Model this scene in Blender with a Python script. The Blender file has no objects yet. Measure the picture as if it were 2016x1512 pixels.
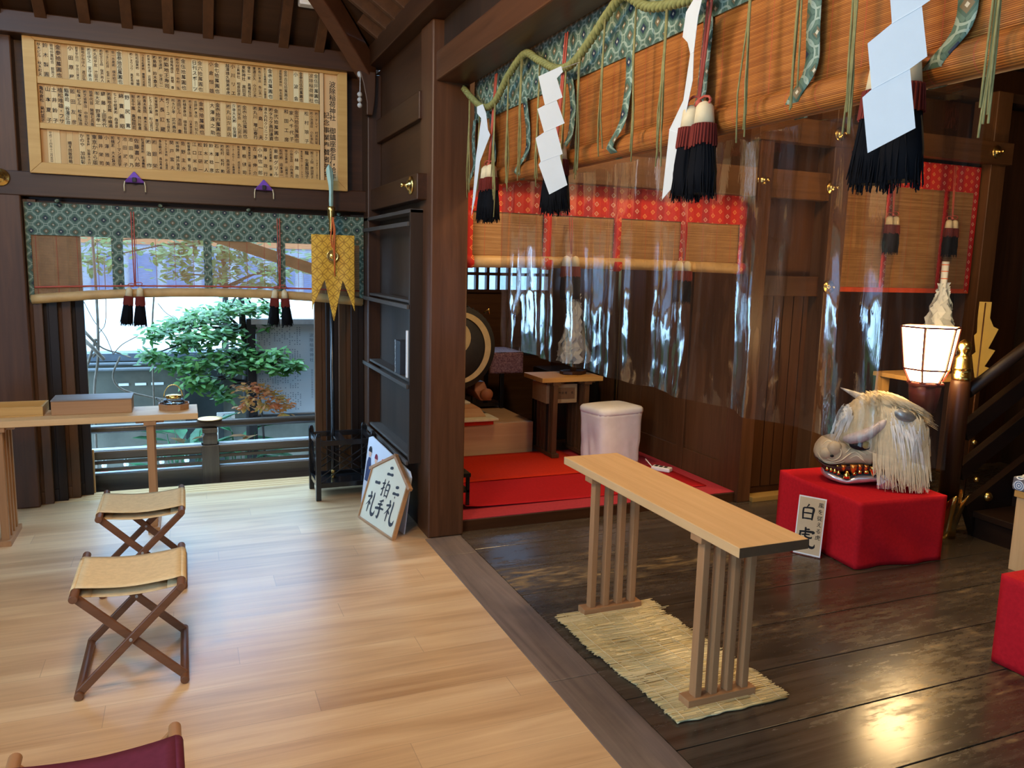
import bpy, bmesh, math, random
from mathutils import Vector, Matrix, noise
rnd = random.Random(7)
sc = bpy.context.scene
C = sc.collection
PI = math.pi
# ------------------------------------------------------------------ camera
cam = bpy.data.objects.new('camera', bpy.data.cameras.new('camera'))
C.objects.link(cam)
YAW, PIT, ROL = math.radians(22.623), math.radians(8.497), math.radians(1.4626)
f_ = Vector((math.sin(YAW)*math.cos(PIT), math.cos(YAW)*math.cos(PIT), -math.sin(PIT)))
r_ = Vector((math.cos(YAW), -math.sin(YAW), 0))
u_ = r_.cross(f_)
rr = r_*math.cos(ROL) + u_*math.sin(ROL)
uu = -r_*math.sin(ROL) + u_*math.cos(ROL)
mw = Matrix((rr, uu, -f_)).transposed().to_4x4()
mw.translation = (0, 0, 1.6)
cam.matrix_world = mw
cam.data.sensor_width = 36
cam.data.lens = 36*1555.46/2016
cam.data.clip_start = .05
sc.camera = cam
# ------------------------------------------------------------------ view
sc.view_settings.view_transform = 'Standard'
sc.view_settings.look = 'None'
sc.view_settings.gamma = 1
sc.view_settings.use_curve_mapping = False
sc.view_settings.exposure = 0.35
cy = sc.cycles
cy.use_denoising = True
cy.max_bounces = 8; cy.diffuse_bounces = 4; cy.glossy_bounces = 4; cy.transmission_bounces = 6; cy.transparent_max_bounces = 16
cy.sample_clamp_indirect = 6
cy.caustics_reflective = False; cy.caustics_refractive = False
# ------------------------------------------------------------------ world: overcast bluish sky
w = bpy.data.worlds.new('sky'); sc.world = w; w.use_nodes = True
bg = w.node_tree.nodes['Background']
bg.inputs[0].default_value = (.39, .67, 1.0, 1); bg.inputs[1].default_value = 10.5

def lamp(name, loc, power, size, col, rot=(0, 0, 0), spread=PI, shape='DISK', sy=None):
    d = bpy.data.lights.new(name, 'AREA'); d.energy = power; d.shape = shape; d.size = size
    if sy: d.size_y = sy
    d.color = col; d.spread = spread
    o = bpy.data.objects.new(name, d); o.location = loc; o.rotation_euler = rot; C.objects.link(o)
    return o
WARM = (1.0, .67, .34)
def bulb(name, loc, power, r, col):
    d = bpy.data.lights.new(name, 'POINT'); d.energy = power; d.shadow_soft_size = r; d.color = col
    o = bpy.data.objects.new(name, d); o.location = loc; C.objects.link(o); return o
bulb('unseen_warm_light', (-.15, 2.6, 2.85), 72, .14, WARM)
bulb('unseen_warm_light', (-.9, 1.2, 2.8), 100, .16, WARM)  # second unseen hall lamp, placed to warm the floor near the camera
bulb('unseen_warm_light', (2.5, 3.55, 2.85), 75, .14, WARM)  # unseen lamp added close to the rolled red blind to brighten it
bulb('unseen_warm_light', (3.9, 2.0, 3.0), 60, .14, WARM)  # unseen lamp added to light the red cloth boxes
bulb('unseen_warm_light', (2.5, 5.0, 2.4), 40, .10, WARM)  # added lamp, hung low and hidden by the blind, brightening the paper wand
# sampling portals in the openings the daylight comes through (they emit nothing themselves)
for nm, loc, rot, sx, sy_ in (('entrance_portal', (-2.75, -.45, 1.1), (0, -PI/2, 0), 2.3, 2.1),
                             ('garden_portal', (.13, 6.0, .65), (-PI/2, 0, 0), 1.5, 1.35),
                             ('back_window_portal', (3.05, 7.62, 1.55), (-PI/2, 0, 0), 1.1, .6)):
    p_ = lamp(nm, loc, 1, sx, (1, 1, 1), rot=rot, shape='RECTANGLE', sy=sy_)
    p_.data.cycles.is_portal = True
# ================================================================== helpers
class MB:
    """collects shapes into ONE mesh"""
    def __init__(s): s.bm = bmesh.new(); s.mi = 0; s.mats = []
    def mat(s, m):
        if m not in s.mats: s.mats.append(m)
        s.mi = s.mats.index(m); return s
    def face(s, vs, smooth=False):
        try:
            f = s.bm.faces.new(vs); f.material_index = s.mi; f.smooth = smooth; return f
        except ValueError: return None
    def v(s, co): return s.bm.verts.new(co)
    def box(s, p0, p1, M=None):
        x0, y0, z0 = [min(a, b) for a, b in zip(p0, p1)]; x1, y1, z1 = [max(a, b) for a, b in zip(p0, p1)]
        co = [(x0,y0,z0),(x1,y0,z0),(x1,y1,z0),(x0,y1,z0),(x0,y0,z1),(x1,y0,z1),(x1,y1,z1),(x0,y1,z1)]
        vs = [s.v(M @ Vector(c) if M else c) for c in co]
        for q in ((3,2,1,0),(4,5,6,7),(0,1,5,4),(1,2,6,5),(2,3,7,6),(3,0,4,7)): s.face([vs[i] for i in q])
        return s
    def bar(s, a, b, w, h, up=(0,0,1)):
        a, b = Vector(a), Vector(b); d = (b-a); L = d.length; d.normalize(); up = Vector(up)
        if abs(d.dot(up)) > .95: up = Vector((0,1,0)) if abs(d.y) < .9 else Vector((1,0,0))
        sd = d.cross(up).normalized(); u2 = sd.cross(d)
        M = Matrix((sd, d, u2)).transposed().to_4x4(); M.translation = a
        return s.box((-w/2, 0, -h/2), (w/2, L, h/2), M)
    def prism(s, poly, frame, d0, d1, smooth=False):
        """poly of (u,v); frame = function(u,v,d) -> xyz"""
        A = [s.v(frame(u, v, d0)) for u, v in poly]; B = [s.v(frame(u, v, d1)) for u, v in poly]
        n = len(poly)
        s.face(A[::-1]); s.face(B)
        for i in range(n): s.face([A[i], A[(i+1) % n], B[(i+1) % n], B[i]], smooth)
        return s
    def loft(s, rings, closed=True, caps=True, smooth=True):
        R = [[s.v(c) for c in r] for r in rings]; n = len(R[0])
        for a, b in zip(R, R[1:]):
            for i in range(n if closed else n-1):
                s.face([a[i], a[(i+1) % n], b[(i+1) % n], b[i]], smooth)
        if caps and closed: s.face(R[0][::-1], False); s.face(R[-1], False)
        return s
    def tube(s, pts, r, seg=8, caps=True, smooth=True):
        pts = [Vector(p) for p in pts]; n = len(pts)
        rad = r if isinstance(r, (list, tuple)) else [r]*n
        rings = []; prev = None
        for i, p in enumerate(pts):
            t = (pts[min(i+1, n-1)] - pts[max(i-1, 0)]).normalized()
            if prev is None:
                u = t.cross(Vector((0,0,1)))
                if u.length < .05: u = t.cross(Vector((1,0,0)))
            else: u = prev - t*prev.dot(t)
            u.normalize(); prev = u; v = t.cross(u)
            rings.append([p + (u*math.cos(2*PI*k/seg) + v*math.sin(2*PI*k/seg))*rad[i] for k in range(seg)])
        return s.loft(rings, caps=caps, smooth=smooth)
    def lathe(s, prof, c=(0,0,0), seg=24, M=None, smooth=True):
        c = Vector(c); rings = []
        for r, z in prof:
            ring = [Vector((r*math.cos(2*PI*k/seg), r*math.sin(2*PI*k/seg), z)) for k in range(seg)]
            rings.append([(M @ q if M else q) + c for q in ring])
        return s.loft(rings, smooth=smooth)
    def grid(s, fn, nu, nv, smooth=True, back=None):
        G = [[s.v(fn(i/nu, j/nv)) for j in range(nv+1)] for i in range(nu+1)]
        for i in range(nu):
            for j in range(nv): s.face([G[i][j], G[i+1][j], G[i+1][j+1], G[i][j+1]], smooth)
        return s
    def sphere(s, c, r, seg=14, rings=9):
        rx, ry, rz = r if isinstance(r, (tuple, list)) else (r, r, r); c = Vector(c); R = []
        for j in range(rings+1):
            a = -PI/2 + PI*j/rings; a = max(-PI/2+.02, min(PI/2-.02, a))
            R.append([c + Vector((rx*math.cos(a)*math.cos(2*PI*k/seg), ry*math.cos(a)*math.sin(2*PI*k/seg), rz*math.sin(a))) for k in range(seg)])
        return s.loft(R)
    def build(s, name, mat=None, parent=None, loc=None, bevel=0, solid=0, sub=0):
        bmesh.ops.recalc_face_normals(s.bm, faces=s.bm.faces)
        if parent is None and loc is None and len(s.bm.verts):     # origin at the base of a top-level thing
            xs = [v.co.x for v in s.bm.verts]; ys = [v.co.y for v in s.bm.verts]; zs = [v.co.z for v in s.bm.verts]
            loc = Vector(((min(xs)+max(xs))/2, (min(ys)+max(ys))/2, min(zs)))
            bmesh.ops.translate(s.bm, verts=s.bm.verts, vec=-loc)
        me = bpy.data.meshes.new(name); s.bm.to_mesh(me); s.bm.free()
        if s.mats:
            for m in s.mats: me.materials.append(m)
        elif mat: me.materials.append(mat)
        o = bpy.data.objects.new(name, me); C.objects.link(o)
        if parent: o.parent = parent
        if loc is not None: o.location = loc
        if solid:
            md = o.modifiers.new('solidify', 'SOLIDIFY'); md.thickness = solid; md.offset = 0
        if bevel:
            md = o.modifiers.new('bevel', 'BEVEL'); md.width = bevel; md.segments = 2; md.limit_method = 'ANGLE'; md.angle_limit = .7
            md.harden_normals = False
        if sub:
            md = o.modifiers.new('subsurf', 'SUBSURF'); md.levels = sub; md.render_levels = sub
        return o
def box(p0, p1): return MB().box(p0, p1)
def tag(o, label, cat, group=None):
    o['label'] = label; o['category'] = cat
    if group: o['group'] = group
    return o
def thing(name, label, cat, loc=(0,0,0), rz=0, group=None):
    o = bpy.data.objects.new(name, None); C.objects.link(o); o.empty_display_size = .1
    o.location = loc; o.rotation_euler = (0, 0, rz)
    return tag(o, label, cat, group)
def struct(o, label=None):
    o['kind'] = 'structure'
    if label: o['label'] = label
    return o
def copy_tree(o, parent=None):
    kids = list(o.children)
    c = o.copy(); C.objects.link(c)
    if parent: c.parent = parent
    for k in kids: copy_tree(k, c)
    return c
def sm(t): t = max(0., min(1., t)); return t*t*(3-2*t)
def lerp(a, b, t): return a + (b-a)*t
def interp(tab, x):
    if x <= tab[0][0]: return tab[0][1]
    for (x0, y0), (x1, y1) in zip(tab, tab[1:]):
        if x <= x1: return lerp(y0, y1, (x-x0)/(x1-x0))
    return tab[-1][1]
def nz(x, y=0, z=0): return noise.noise(Vector((x, y, z)))

# ---- lettering from Blender's built-in font, one character at a time
_fc = bpy.data.curves.new('glyph', 'FONT'); _fc.align_x = 'CENTER'; _fc.resolution_u = 2
_fo = bpy.data.objects.new('glyph', _fc); _gl = {}
def glyph(ch, bold=0.012):
    if (ch, bold) not in _gl:
        if _fo.name not in C.objects: C.objects.link(_fo)
        _fc.body = ch; _fc.offset = bold
        dg = bpy.context.evaluated_depsgraph_get(); dg.update()
        me = bpy.data.meshes.new_from_object(_fo.evaluated_get(dg))
        _gl[(ch, bold)] = ([(v.co.x, v.co.y-.37) for v in me.vertices], [tuple(p.vertices) for p in me.polygons])
        bpy.data.meshes.remove(me)
    return _gl[(ch, bold)]
def put_glyph(mb, ch, frame, cu, cv, size, sy=None, bold=.012, shear=0.):
    vs, fs = glyph(ch, bold); sy = sy or size
    V = [mb.v(frame(cu + (x+shear*y)*size, cv + y*sy)) for x, y in vs]
    for f in fs: mb.face([V[i] for i in f])
def column(mb, text, frame, cu, top, bottom, width, bold=.012, maxh=None):
    text = text.replace('ー', '｜'); n = len(text)
    if n == 0: return
    pitch = (top-bottom)/n; size = min(width, pitch*1.02)
    if maxh: pitch = min(pitch, maxh)
    for i, ch in enumerate(text):
        if ch in ' 　': continue
        put_glyph(mb, ch, frame, cu, top-pitch*(i+.5), min(width, max(size, pitch*.9)), size, bold)
def done_lettering():
    if _fo.name in C.objects: C.objects.unlink(_fo)
    bpy.data.objects.remove(_fo)

# ---- node expressions
class NX:
    def __init__(s, t, sock): s.t = t; s.s = sock
    def _m(s, op, *o):
        n = s.t.nodes.new('ShaderNodeMath'); n.operation = op
        for i, q in enumerate((s,)+o):
            if isinstance(q, NX): s.t.links.new(q.s, n.inputs[i])
            else: n.inputs[i].default_value = q
        return NX(s.t, n.outputs[0])
    def __add__(s, o): return s._m('ADD', o)
    def __sub__(s, o): return s._m('SUBTRACT', o)
    def __mul__(s, o): return s._m('MULTIPLY', o)
    def __truediv__(s, o): return s._m('DIVIDE', o)
    def frac(s): return s._m('FRACT')
    def floor(s): return s._m('FLOOR')
    def abs(s): return s._m('ABSOLUTE')
    def sqrt(s): return s._m('SQRT')
    def sin(s): return s._m('SINE')
    def lt(s, o): return s._m('LESS_THAN', o)
    def gt(s, o): return s._m('GREATER_THAN', o)
    def min(s, o): return s._m('MINIMUM', o)
    def max(s, o): return s._m('MAXIMUM', o)
class Mat:
    def __init__(s, name, rough=.5, spec=.4, metal=0.):
        s.m = bpy.data.materials.new(name); s.m.use_nodes = True; s.t = s.m.node_tree
        s.b = s.t.nodes['Principled BSDF']; s.out = s.t.nodes['Material Output']
        s.b.inputs['Roughness'].default_value = rough; s.b.inputs['Specular IOR Level'].default_value = spec; s.b.inputs['Metallic'].default_value = metal
    def n(s, k): return s.t.nodes.new('ShaderNode'+k)
    def L(s, a, b): s.t.links.new(a.s if isinstance(a, NX) else a, b)
    def coord(s, kind='Object'):
        if not hasattr(s, '_tc'): s._tc = s.n('TexCoord')
        return s._tc.outputs[kind]
    def xyz(s):
        q = s.n('SeparateXYZ'); s.L(s.coord(), q.inputs[0]); return [NX(s.t, o) for o in q.outputs]
    def noise(s, scale=(1,1,1), sc=5., det=4., rough=.55, dist=0.):
        mp = s.n('Mapping'); mp.inputs['Scale'].default_value = scale; s.L(s.coord(), mp.inputs[0])
        q = s.n('TexNoise'); q.inputs['Scale'].default_value = sc; q.inputs['Detail'].default_value = det; q.inputs['Roughness'].default_value = rough; q.inputs['Distortion'].default_value = dist
        s.L(mp.outputs[0], q.inputs['Vector']); return NX(s.t, q.outputs['Fac'])
    def ramp(s, fac, stops, interp_='LINEAR'):
        q = s.n('ValToRGB'); q.color_ramp.interpolation = interp_; e = q.color_ramp.elements
        while len(e) < len(stops): e.new(.5)
        for i, (p, c) in enumerate(stops): e[i].position = p; e[i].color = (*c[:3], 1) if not isinstance(c, (int, float)) else (c, c, c, 1)
        s.L(fac, q.inputs[0]); return q.outputs[0]
    def mix(s, fac, a, b, mode='MIX'):
        q = s.n('Mix'); q.data_type = 'RGBA'; q.blend_type = mode
        for sock, val in ((q.inputs[0], fac), (q.inputs[6], a), (q.inputs[7], b)):
            if isinstance(val, (int, float)): sock.default_value = val
            elif isinstance(val, tuple): sock.default_value = (*val[:3], 1)
            else: s.L(val, sock)
        return q.outputs[2]
    def color(s, c):
        if isinstance(c, tuple): s.b.inputs['Base Color'].default_value = (*c[:3], 1)
        else: s.L(c, s.b.inputs['Base Color'])
        return s
    def bump(s, h, strength=.3, dist=.004):
        q = s.n('Bump'); q.inputs['Strength'].default_value = strength; q.inputs['Distance'].default_value = dist
        s.L(h, q.inputs['Height']); s.L(q.outputs[0], s.b.inputs['Normal']); return s
def plain(name, c, rough=.6, spec=.3, metal=0., var=.12, sc_=18.):
    m = Mat(name, rough, spec, metal); f = m.noise(sc=sc_)
    a = tuple(x*(1-var) for x in c); b = tuple(min(1, x*(1+var)) for x in c)
    m.color(m.ramp(f, [(.3, a), (.7, b)])); return m.m
def wood(name, dark, light, axis='z', scale=1., rough=.5, spec=.3, bump=.15, blotch=.0, blotch_col=(.05,.03,.02)):
    m = Mat(name, rough, spec); st = {'x': (.06,1,1), 'y': (1,.06,1), 'z': (1,1,.06)}[axis]
    g = m.noise(st, 26*scale, 5, .6, .6); g2 = m.noise(tuple(k*.5 for k in st), 6*scale, 2)
    f = g*.6 + g2*.4
    col = m.ramp(f, [(.3, dark), (.7, light)])
    if blotch:
        bl = m.noise((1,1,1), 1.7, 3); col = m.mix((bl-.5)*blotch*4, col, blotch_col)
    m.color(col); m.bump(g, bump, .002); return m.m
# ================================================================== materials
W = {}
for ax in 'xyz':
    W['black'+ax] = wood('near_black_door_wood_'+ax, (.006,.003,.002), (.018,.008,.004), ax, rough=.45)
    W['dark'+ax] = wood('dark_stained_wood_'+ax, (.022,.0072,.0024), (.062,.0225,.0072), ax, rough=.42, blotch=.10)
    W['pillar'+ax] = wood('brown_pillar_wood_'+ax, (.042,.0155,.006), (.105,.042,.017), ax, rough=.4, blotch=.12)
    W['panel'+ax] = wood('old_panel_wood_'+ax, (.050,.021,.008), (.115,.052,.021), ax, rough=.4)
    W['hinoki'+ax] = wood('pale_cypress_'+ax, (.52,.32,.14), (.68,.45,.22), ax, rough=.5, bump=.06)
    W['leg'+ax] = wood('tan_table_wood_'+ax, (.28,.14,.06), (.42,.23,.105), ax, rough=.5, bump=.08)
    W['rafter'+ax] = wood('rafter_wood_'+ax, (.040,.0145,.0045), (.090,.034,.0105), ax, rough=.6)
    W['rail'+ax] = wood('weathered_rail_wood_'+ax, (.045,.036,.028), (.11,.090,.070), ax, rough=.24, spec=.6, bump=.12)
    W['stool'+ax] = wood('brown_stool_wood_'+ax, (.11,.045,.022), (.20,.088,.042), ax, rough=.38)
    W['frame'+ax] = wood('honey_frame_wood_'+ax, (.42,.225,.060), (.56,.325,.10), ax, rough=.5, bump=.05)
W['greyed'] = wood('greyed_shelf_wood', (.040,.033,.028), (.095,.080,.068), 'y', rough=.55)
W['shelfdark'] = wood('dark_shelf_wood', (.014,.0065,.003), (.038,.019,.009), 'z', rough=.5)
W['soffit'] = wood('soffit_board', (.026,.011,.004), (.054,.023,.009), 'x', rough=.7)
W['black'] = plain('black_lacquer', (.008,.008,.009), .18, .5)
W['blackmatte'] = plain('black_wood', (.010,.009,.009), .5, .3)
W['gold'] = plain('gilt_brass', (.78,.52,.16), .25, .5, 1., .1)
W['goldbright'] = plain('bright_gold_leaf', (.95,.62,.16), .22, .5, 1., .08)
W['red'] = plain('red_felt_cloth', (.50,.012,.020), .85, .1, 0, .12, 60)
W['redorange'] = plain('vermilion_felt_mat', (.46,.024,.008), .9, .1, 0, .1, 60)
W['reddeep'] = plain('crimson_felt_mat', (.36,.010,.014), .9, .1, 0, .1, 60)
W['redpink'] = plain('rose_red_carpet', (.36,.035,.048), .9, .1, 0, .1, 60)
W['paper'] = plain('white_folded_paper', (.56,.61,.62), .6, .2, 0, .02)
W['white'] = plain('white_plastic', (.80,.81,.80), .4, .4, 0, .03)
W['ink'] = plain('black_ink', (.012,.011,.012), .6, .2)
W['inkgrey'] = plain('dark_grey_ink', (.035,.038,.048), .6, .2)
W['orange'] = plain('orange_braided_cord', (.62,.14,.04), .7, .2)
W['cordred'] = plain('red_braided_cord', (.42,.085,.055), .7, .2)
W['rope'] = plain('green_gold_rope', (.20,.205,.07), .7, .2, 0, .2, 40)
W['straw'] = plain('straw_fringe', (.22,.20,.08), .8, .15, 0, .2, 40)
W['tasblack'] = plain('black_fringe', (.004,.0045,.006), .85, .08)
W['tasred'] = plain('dark_red_fringe', (.13,.020,.014), .8, .15)
W['tascream'] = plain('cream_fringe', (.62,.52,.32), .8, .15)
W['purple'] = plain('purple_silk', (.16,.06,.36), .5, .3)
W['silver'] = plain('silver_paint', (.72,.66,.66), .3, .5, .75, .1)
W['fur'] = plain('cream_fur', (.78,.66,.42), .8, .15, 0, .10, 30)
W['furwhite'] = plain('white_fur', (.86,.87,.84), .7, .2, 0, .06, 30)
W['steelgrey'] = plain('grey_metal', (.35,.36,.36), .4, .4, .6)
W['leaf'] = plain('green_leaf', (.05,.19,.05), .45, .4, 0, .35, 6)
W['patina'] = plain('verdigris_blade', (.26,.40,.34), .5, .4, .2)
W['skincanvas'] = plain('cream_canvas', (.68,.52,.29), .85, .1, 0, .08, 50)
W['purplecanvas'] = plain('maroon_canvas', (.115,.022,.045), .85, .1, 0, .1, 50)
W['bamboo'] = plain('bamboo_pole', (.48,.30,.12), .45, .3, 0, .15, 12)

def floor_light():
    m = Mat('pale_laminate_planks', .30, .55); x, y, z = m.xyz()
    pw, pl = .149, 1.9
    row = (y/pw).floor(); yy = (y/pw).frac()
    off = (row*.377).frac()
    xx = (x/pl + off).frac(); col_i = (x/pl + off).floor()
    # random tone per plank and per printed strip
    wn = m.n('TexWhiteNoise'); cb = m.n('CombineXYZ'); m.L(row, cb.inputs[0]); m.L(col_i, cb.inputs[1]); m.L(cb.outputs[0], wn.inputs['Vector'])
    tone = NX(m.t, wn.outputs['Value'])
    g = m.noise((.05,1,1), 24, 5, .6, .7); g2 = m.noise((.12,1,1), 7, 3, .5, 1.2)
    f = g*.38 + g2*.50 + tone*.13
    colr = m.ramp(f, [(.34, (.44,.255,.115)), (.52, (.62,.405,.205)), (.68, (.75,.545,.30))])
    seam = yy.lt(.014).max(xx.lt(.0016))
    m.color(m.mix(seam*.45, colr, (.22,.13,.07)))
    m.b.inputs['Coat Weight'].default_value = .9; m.b.inputs['Coat Roughness'].default_value = .30
    r = m.ramp(g2, [(.3, .34), (.7, .44)]); m.L(r, m.b.inputs['Roughness'])
    m.bump(seam*-1.0, .25, .002); return m.m
def floor_dark(axis='x'):
    m = Mat('worn_dark_boards_'+axis, .3, .5)
    st = (.05,1,1) if axis == 'x' else (1,.05,1); st2 = (.25,1,1) if axis == 'x' else (1,.25,1)
    g = m.noise(st, 22, 5, .6, .6); b = m.noise(st2, 1.6, 4, .6); s2 = m.noise(st2, 30, 4, .7)
    base = m.ramp(g, [(.3, (.030,.023,.016)), (.7, (.080,.062,.045))])
    worn = m.ramp((b*.62 + s2*.42), [(.575, 0.), (.66, 1.)])
    col = m.mix(worn, base, m.ramp(s2, [(.3, (.075,.052,.028)), (.7, (.26,.185,.090))]))
    m.color(col); m.L(m.ramp((b*.62 + s2*.42), [(.5, .20), (.68, .50)]), m.b.inputs['Roughness'])
    m.bump(g*.6+s2*.4, .12, .002); return m.m
W['floorlight'] = floor_light(); W['floordarkx'] = floor_dark('x'); W['floordarky'] = floor_dark('y')
def sill_wood():
    m = Mat('worn_grey_sill', .42, .4); g = m.noise((1,.05,1), 20, 5, .6, .9); b = m.noise((1,1,1), 2.2, 4, .65)
    c1 = m.ramp(g, [(.3, (.075,.055,.044)), (.7, (.19,.145,.115))])
    m.color(m.mix((b-.35)*.9, c1, (.25,.195,.165))); m.bump(g, .3, .003); return m.m
W['sill'] = sill_wood()
def brocade(name, u_ax, v_ax, cell, cols):
    """shippo medallions with diamonds: green brocade"""
    m = Mat(name, .6, .25); ax = m.xyz(); u = ax[u_ax]/cell; v = ax[v_ax]/cell
    fu = (u.frac()-.5); fv = (v.frac()-.5)
    r = (fu*fu + fv*fv).sqrt()
    d0 = fu.abs() + fv.abs()                                   # diamond at cell centre
    cu = fu.abs()-.5; cv = fv.abs()-.5
    d1 = cu.abs() + cv.abs()                                   # diamond at cell corner
    rc = (cu*cu + cv*cv).sqrt()
    petal = ((r*27).sin()*.5 + (rc*31).sin()*.5)
    col = m.mix(petal.gt(.1), cols[0], cols[1])
    col = m.mix(((r-.42).abs().lt(.035)).max((rc-.36).abs().lt(.03)), col, cols[2])
    par = ((u.floor() + v.floor())*.5).frac().gt(.25)
    col = m.mix(d0.lt(.20), col, m.mix(par, cols[3], cols[5]))
    col = m.mix(d1.lt(.16), col, m.mix(par, cols[5], cols[0]))
    col = m.mix(d0.lt(.07).max(d1.lt(.07)), col, cols[4])
    n = m.noise(sc=90); m.color(m.mix(n*.25, col, cols[0])); m.bump(n, .15, .001); return m.m
GB = [(.055,.105,.075), (.10,.17,.125), (.31,.39,.30), (.014,.018,.05), (.55,.50,.36), (.17,.12,.06)]
W['brocadeYZ'] = brocade('green_brocade_yz', 1, 2, .092, GB)
W['brocadeXZ'] = brocade('green_brocade_xz_shaded', 0, 2, .080, [tuple(k*.7 for k in c) for c in GB])  # dimmed copy: the window valance's backlit shade is put into the colour
def red_brocade():
    m = Mat('red_brocade', .6, .25); x, y, z = m.xyz(); c = .058
    fu = (x/c).frac()-.5; row = (x/c).floor(); v = z/c + (row*.5).frac(); fv = v.frac()-.5
    d = fu.abs() + fv.abs()
    band = (row*.3334).frac()
    base = m.ramp(band, [(.2, (.50,.022,.016)), (.5, (.38,.014,.016)), (.8, (.54,.040,.022))], 'CONSTANT')
    col = m.mix((d-.22).abs().lt(.055), base, m.mix(band.gt(.5), (.70,.26,.08), (.62,.36,.26)))
    col = m.mix(d.lt(.06), col, (.75,.30,.10))
    m.color(col); return m.m
W['redbrocade'] = red_brocade()
def shippo_gold():
    m = Mat('gold_shippo_cloth', .55, .3); x, y, z = m.xyz(); c = .072
    def ring(du, dv):
        a = (x/c + du).frac()-.5; b = (z/c + dv).frac()-.5
        return ((a*a + b*b).sqrt()-.485).abs().lt(.03)
    e = ring(0, 0).max(ring(.5, .5)); n = m.noise(sc=70)
    g1 = m.mix(n, (.60,.33,.035), (.76,.46,.06))
    m.color(m.mix(e, g1, (.36,.18,.02))); m.bump(e*1.0, .2, .001); return m.m
W['shippo'] = shippo_gold()
def sudare(name, a, b, pitch=.0042, stitch_ax=0, stitch=.11, translucent=False):
    m = Mat(name, .55, .3); ax = m.xyz(); z = ax[2]
    f = (z/pitch).frac(); row = (z/pitch).floor()
    wn = m.n('TexWhiteNoise'); wn.noise_dimensions = '1D'; m.L(row, wn.inputs['W'])
    tone = NX(m.t, wn.outputs['Value']); g = m.noise((2,2,14), 3, 3)
    col = m.ramp(tone*.35 + g*.65, [(.3, a), (.7, b)])
    col = m.mix(f.lt(.22)*.7, col, tuple(k*.35 for k in a))
    st = (ax[stitch_ax]/stitch).frac().lt(.03)
    col = m.mix(st*.7, col, (.40,.07,.03))
    m.color(col); m.bump((f-.5).abs()*-2., .4, .002); return m.m
W['sudareY'] = sudare('bamboo_slats_amber', (.25,.075,.011), (.42,.150,.027), stitch_ax=1)
W['sudareX'] = sudare('bamboo_slats_dull', (.26,.125,.040), (.42,.225,.085), stitch_ax=0)
W['slat'] = plain('thin_bamboo_slat', (.36,.20,.09), .55, .3, 0, .2, 14)
def tatami_straw():
    m = Mat('straw_mat', .75, .2); g = m.noise((.04,1,1), 60, 4, .6, .4); b = m.noise((.3,1,1), 7, 3)
    m.color(m.ramp(g*.55 + b*.45, [(.40, (.20,.13,.045)), (.48, (.60,.47,.21)), (.60, (.86,.73,.41))])); m.bump(g, .6, .004); return m.m
W['strawmat'] = tatami_straw()
def vinyl():
    m = Mat('clear_vinyl', .04, .5); t = m.t; t.nodes.remove(m.b)
    tr = m.n('BsdfTransparent'); tr.inputs[0].default_value = (.95,.95,.945,1)
    gl = m.n('BsdfGlossy'); gl.inputs['Roughness'].default_value = .05
    df = m.n('BsdfTranslucent'); df.inputs[0].default_value = (.75,.72,.68,1)
    dd = m.n('BsdfDiffuse'); dd.inputs[0].default_value = (.75,.72,.68,1)
    bp = m.n('Bump'); bp.inputs['Strength'].default_value = .38; bp.inputs['Distance'].default_value = .003
    h = m.noise((1,1,.14), 24, 4, .55, 1.0); m.L(h, bp.inputs['Height']); m.L(bp.outputs[0], gl.inputs['Normal'])
    fr = m.n('Fresnel'); fr.inputs['IOR'].default_value = 1.5
    fac = NX(t, fr.outputs[0])*.36
    a = m.n('MixShader'); m.L(fac.min(.8), a.inputs[0]); m.L(tr.outputs[0], a.inputs[1]); m.L(gl.outputs[0], a.inputs[2])
    hz = m.n('MixShader'); hz.inputs[0].default_value = .5; m.L(df.outputs[0], hz.inputs[1]); m.L(dd.outputs[0], hz.inputs[2])
    sc_ = m.noise((1,1,.12), 9, 5, .7, 1.0); k = (sc_-.50).max(0.)*.16 + .008
    b = m.n('MixShader'); m.L(k, b.inputs[0]); m.L(a.outputs[0], b.inputs[1]); m.L(hz.outputs[0], b.inputs[2])
    m.L(b.outputs[0], m.out.inputs[0]); return m.m
W['vinyl'] = vinyl()
def glass():
    m = Mat('clear_glass', .02, .5); t = m.t; t.nodes.remove(m.b)
    tr = m.n('BsdfTransparent'); tr.inputs[0].default_value = (.95,.97,.97,1)
    gl = m.n('BsdfGlossy'); gl.inputs['Roughness'].default_value = .02
    fr = m.n('Fresnel'); fr.inputs['IOR'].default_value = 1.45
    a = m.n('MixShader'); m.L((NX(t, fr.outputs[0])*1.6+.05).min(.9), a.inputs[0]); m.L(tr.outputs[0], a.inputs[1]); m.L(gl.outputs[0], a.inputs[2])
    m.L(a.outputs[0], m.out.inputs[0]); return m.m
W['glass'] = glass()
def leafmat(name, c0, c1, trans=.35):
    m = Mat(name, .4, .4); f = m.noise(sc=9, det=2)
    col = m.ramp(f, [(.35, c0), (.65, c1)]); m.color(col)
    tl = m.n('BsdfTranslucent'); m.L(col, tl.inputs[0]); mx = m.n('MixShader'); mx.inputs[0].default_value = trans
    m.L(m.b.outputs[0], mx.inputs[1]); m.L(tl.outputs[0], mx.inputs[2]); m.L(mx.outputs[0], m.out.inputs[0]); return m.m
W['foliage'] = leafmat('garden_leaf', (.032,.125,.030), (.125,.285,.065), .30)
W['foliage2'] = leafmat('far_leaf', (.035,.11,.02), (.10,.20,.04))
W['maple'] = leafmat('maple_leaf', (.66,.24,.11), (.50,.38,.09))
W['broadleaf'] = leafmat('broad_leaf', (.02,.10,.04), (.05,.20,.08), .15)
W['concrete'] = plain('old_concrete', (.105,.100,.078), .85, .2, 0, .35, 3)
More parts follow.
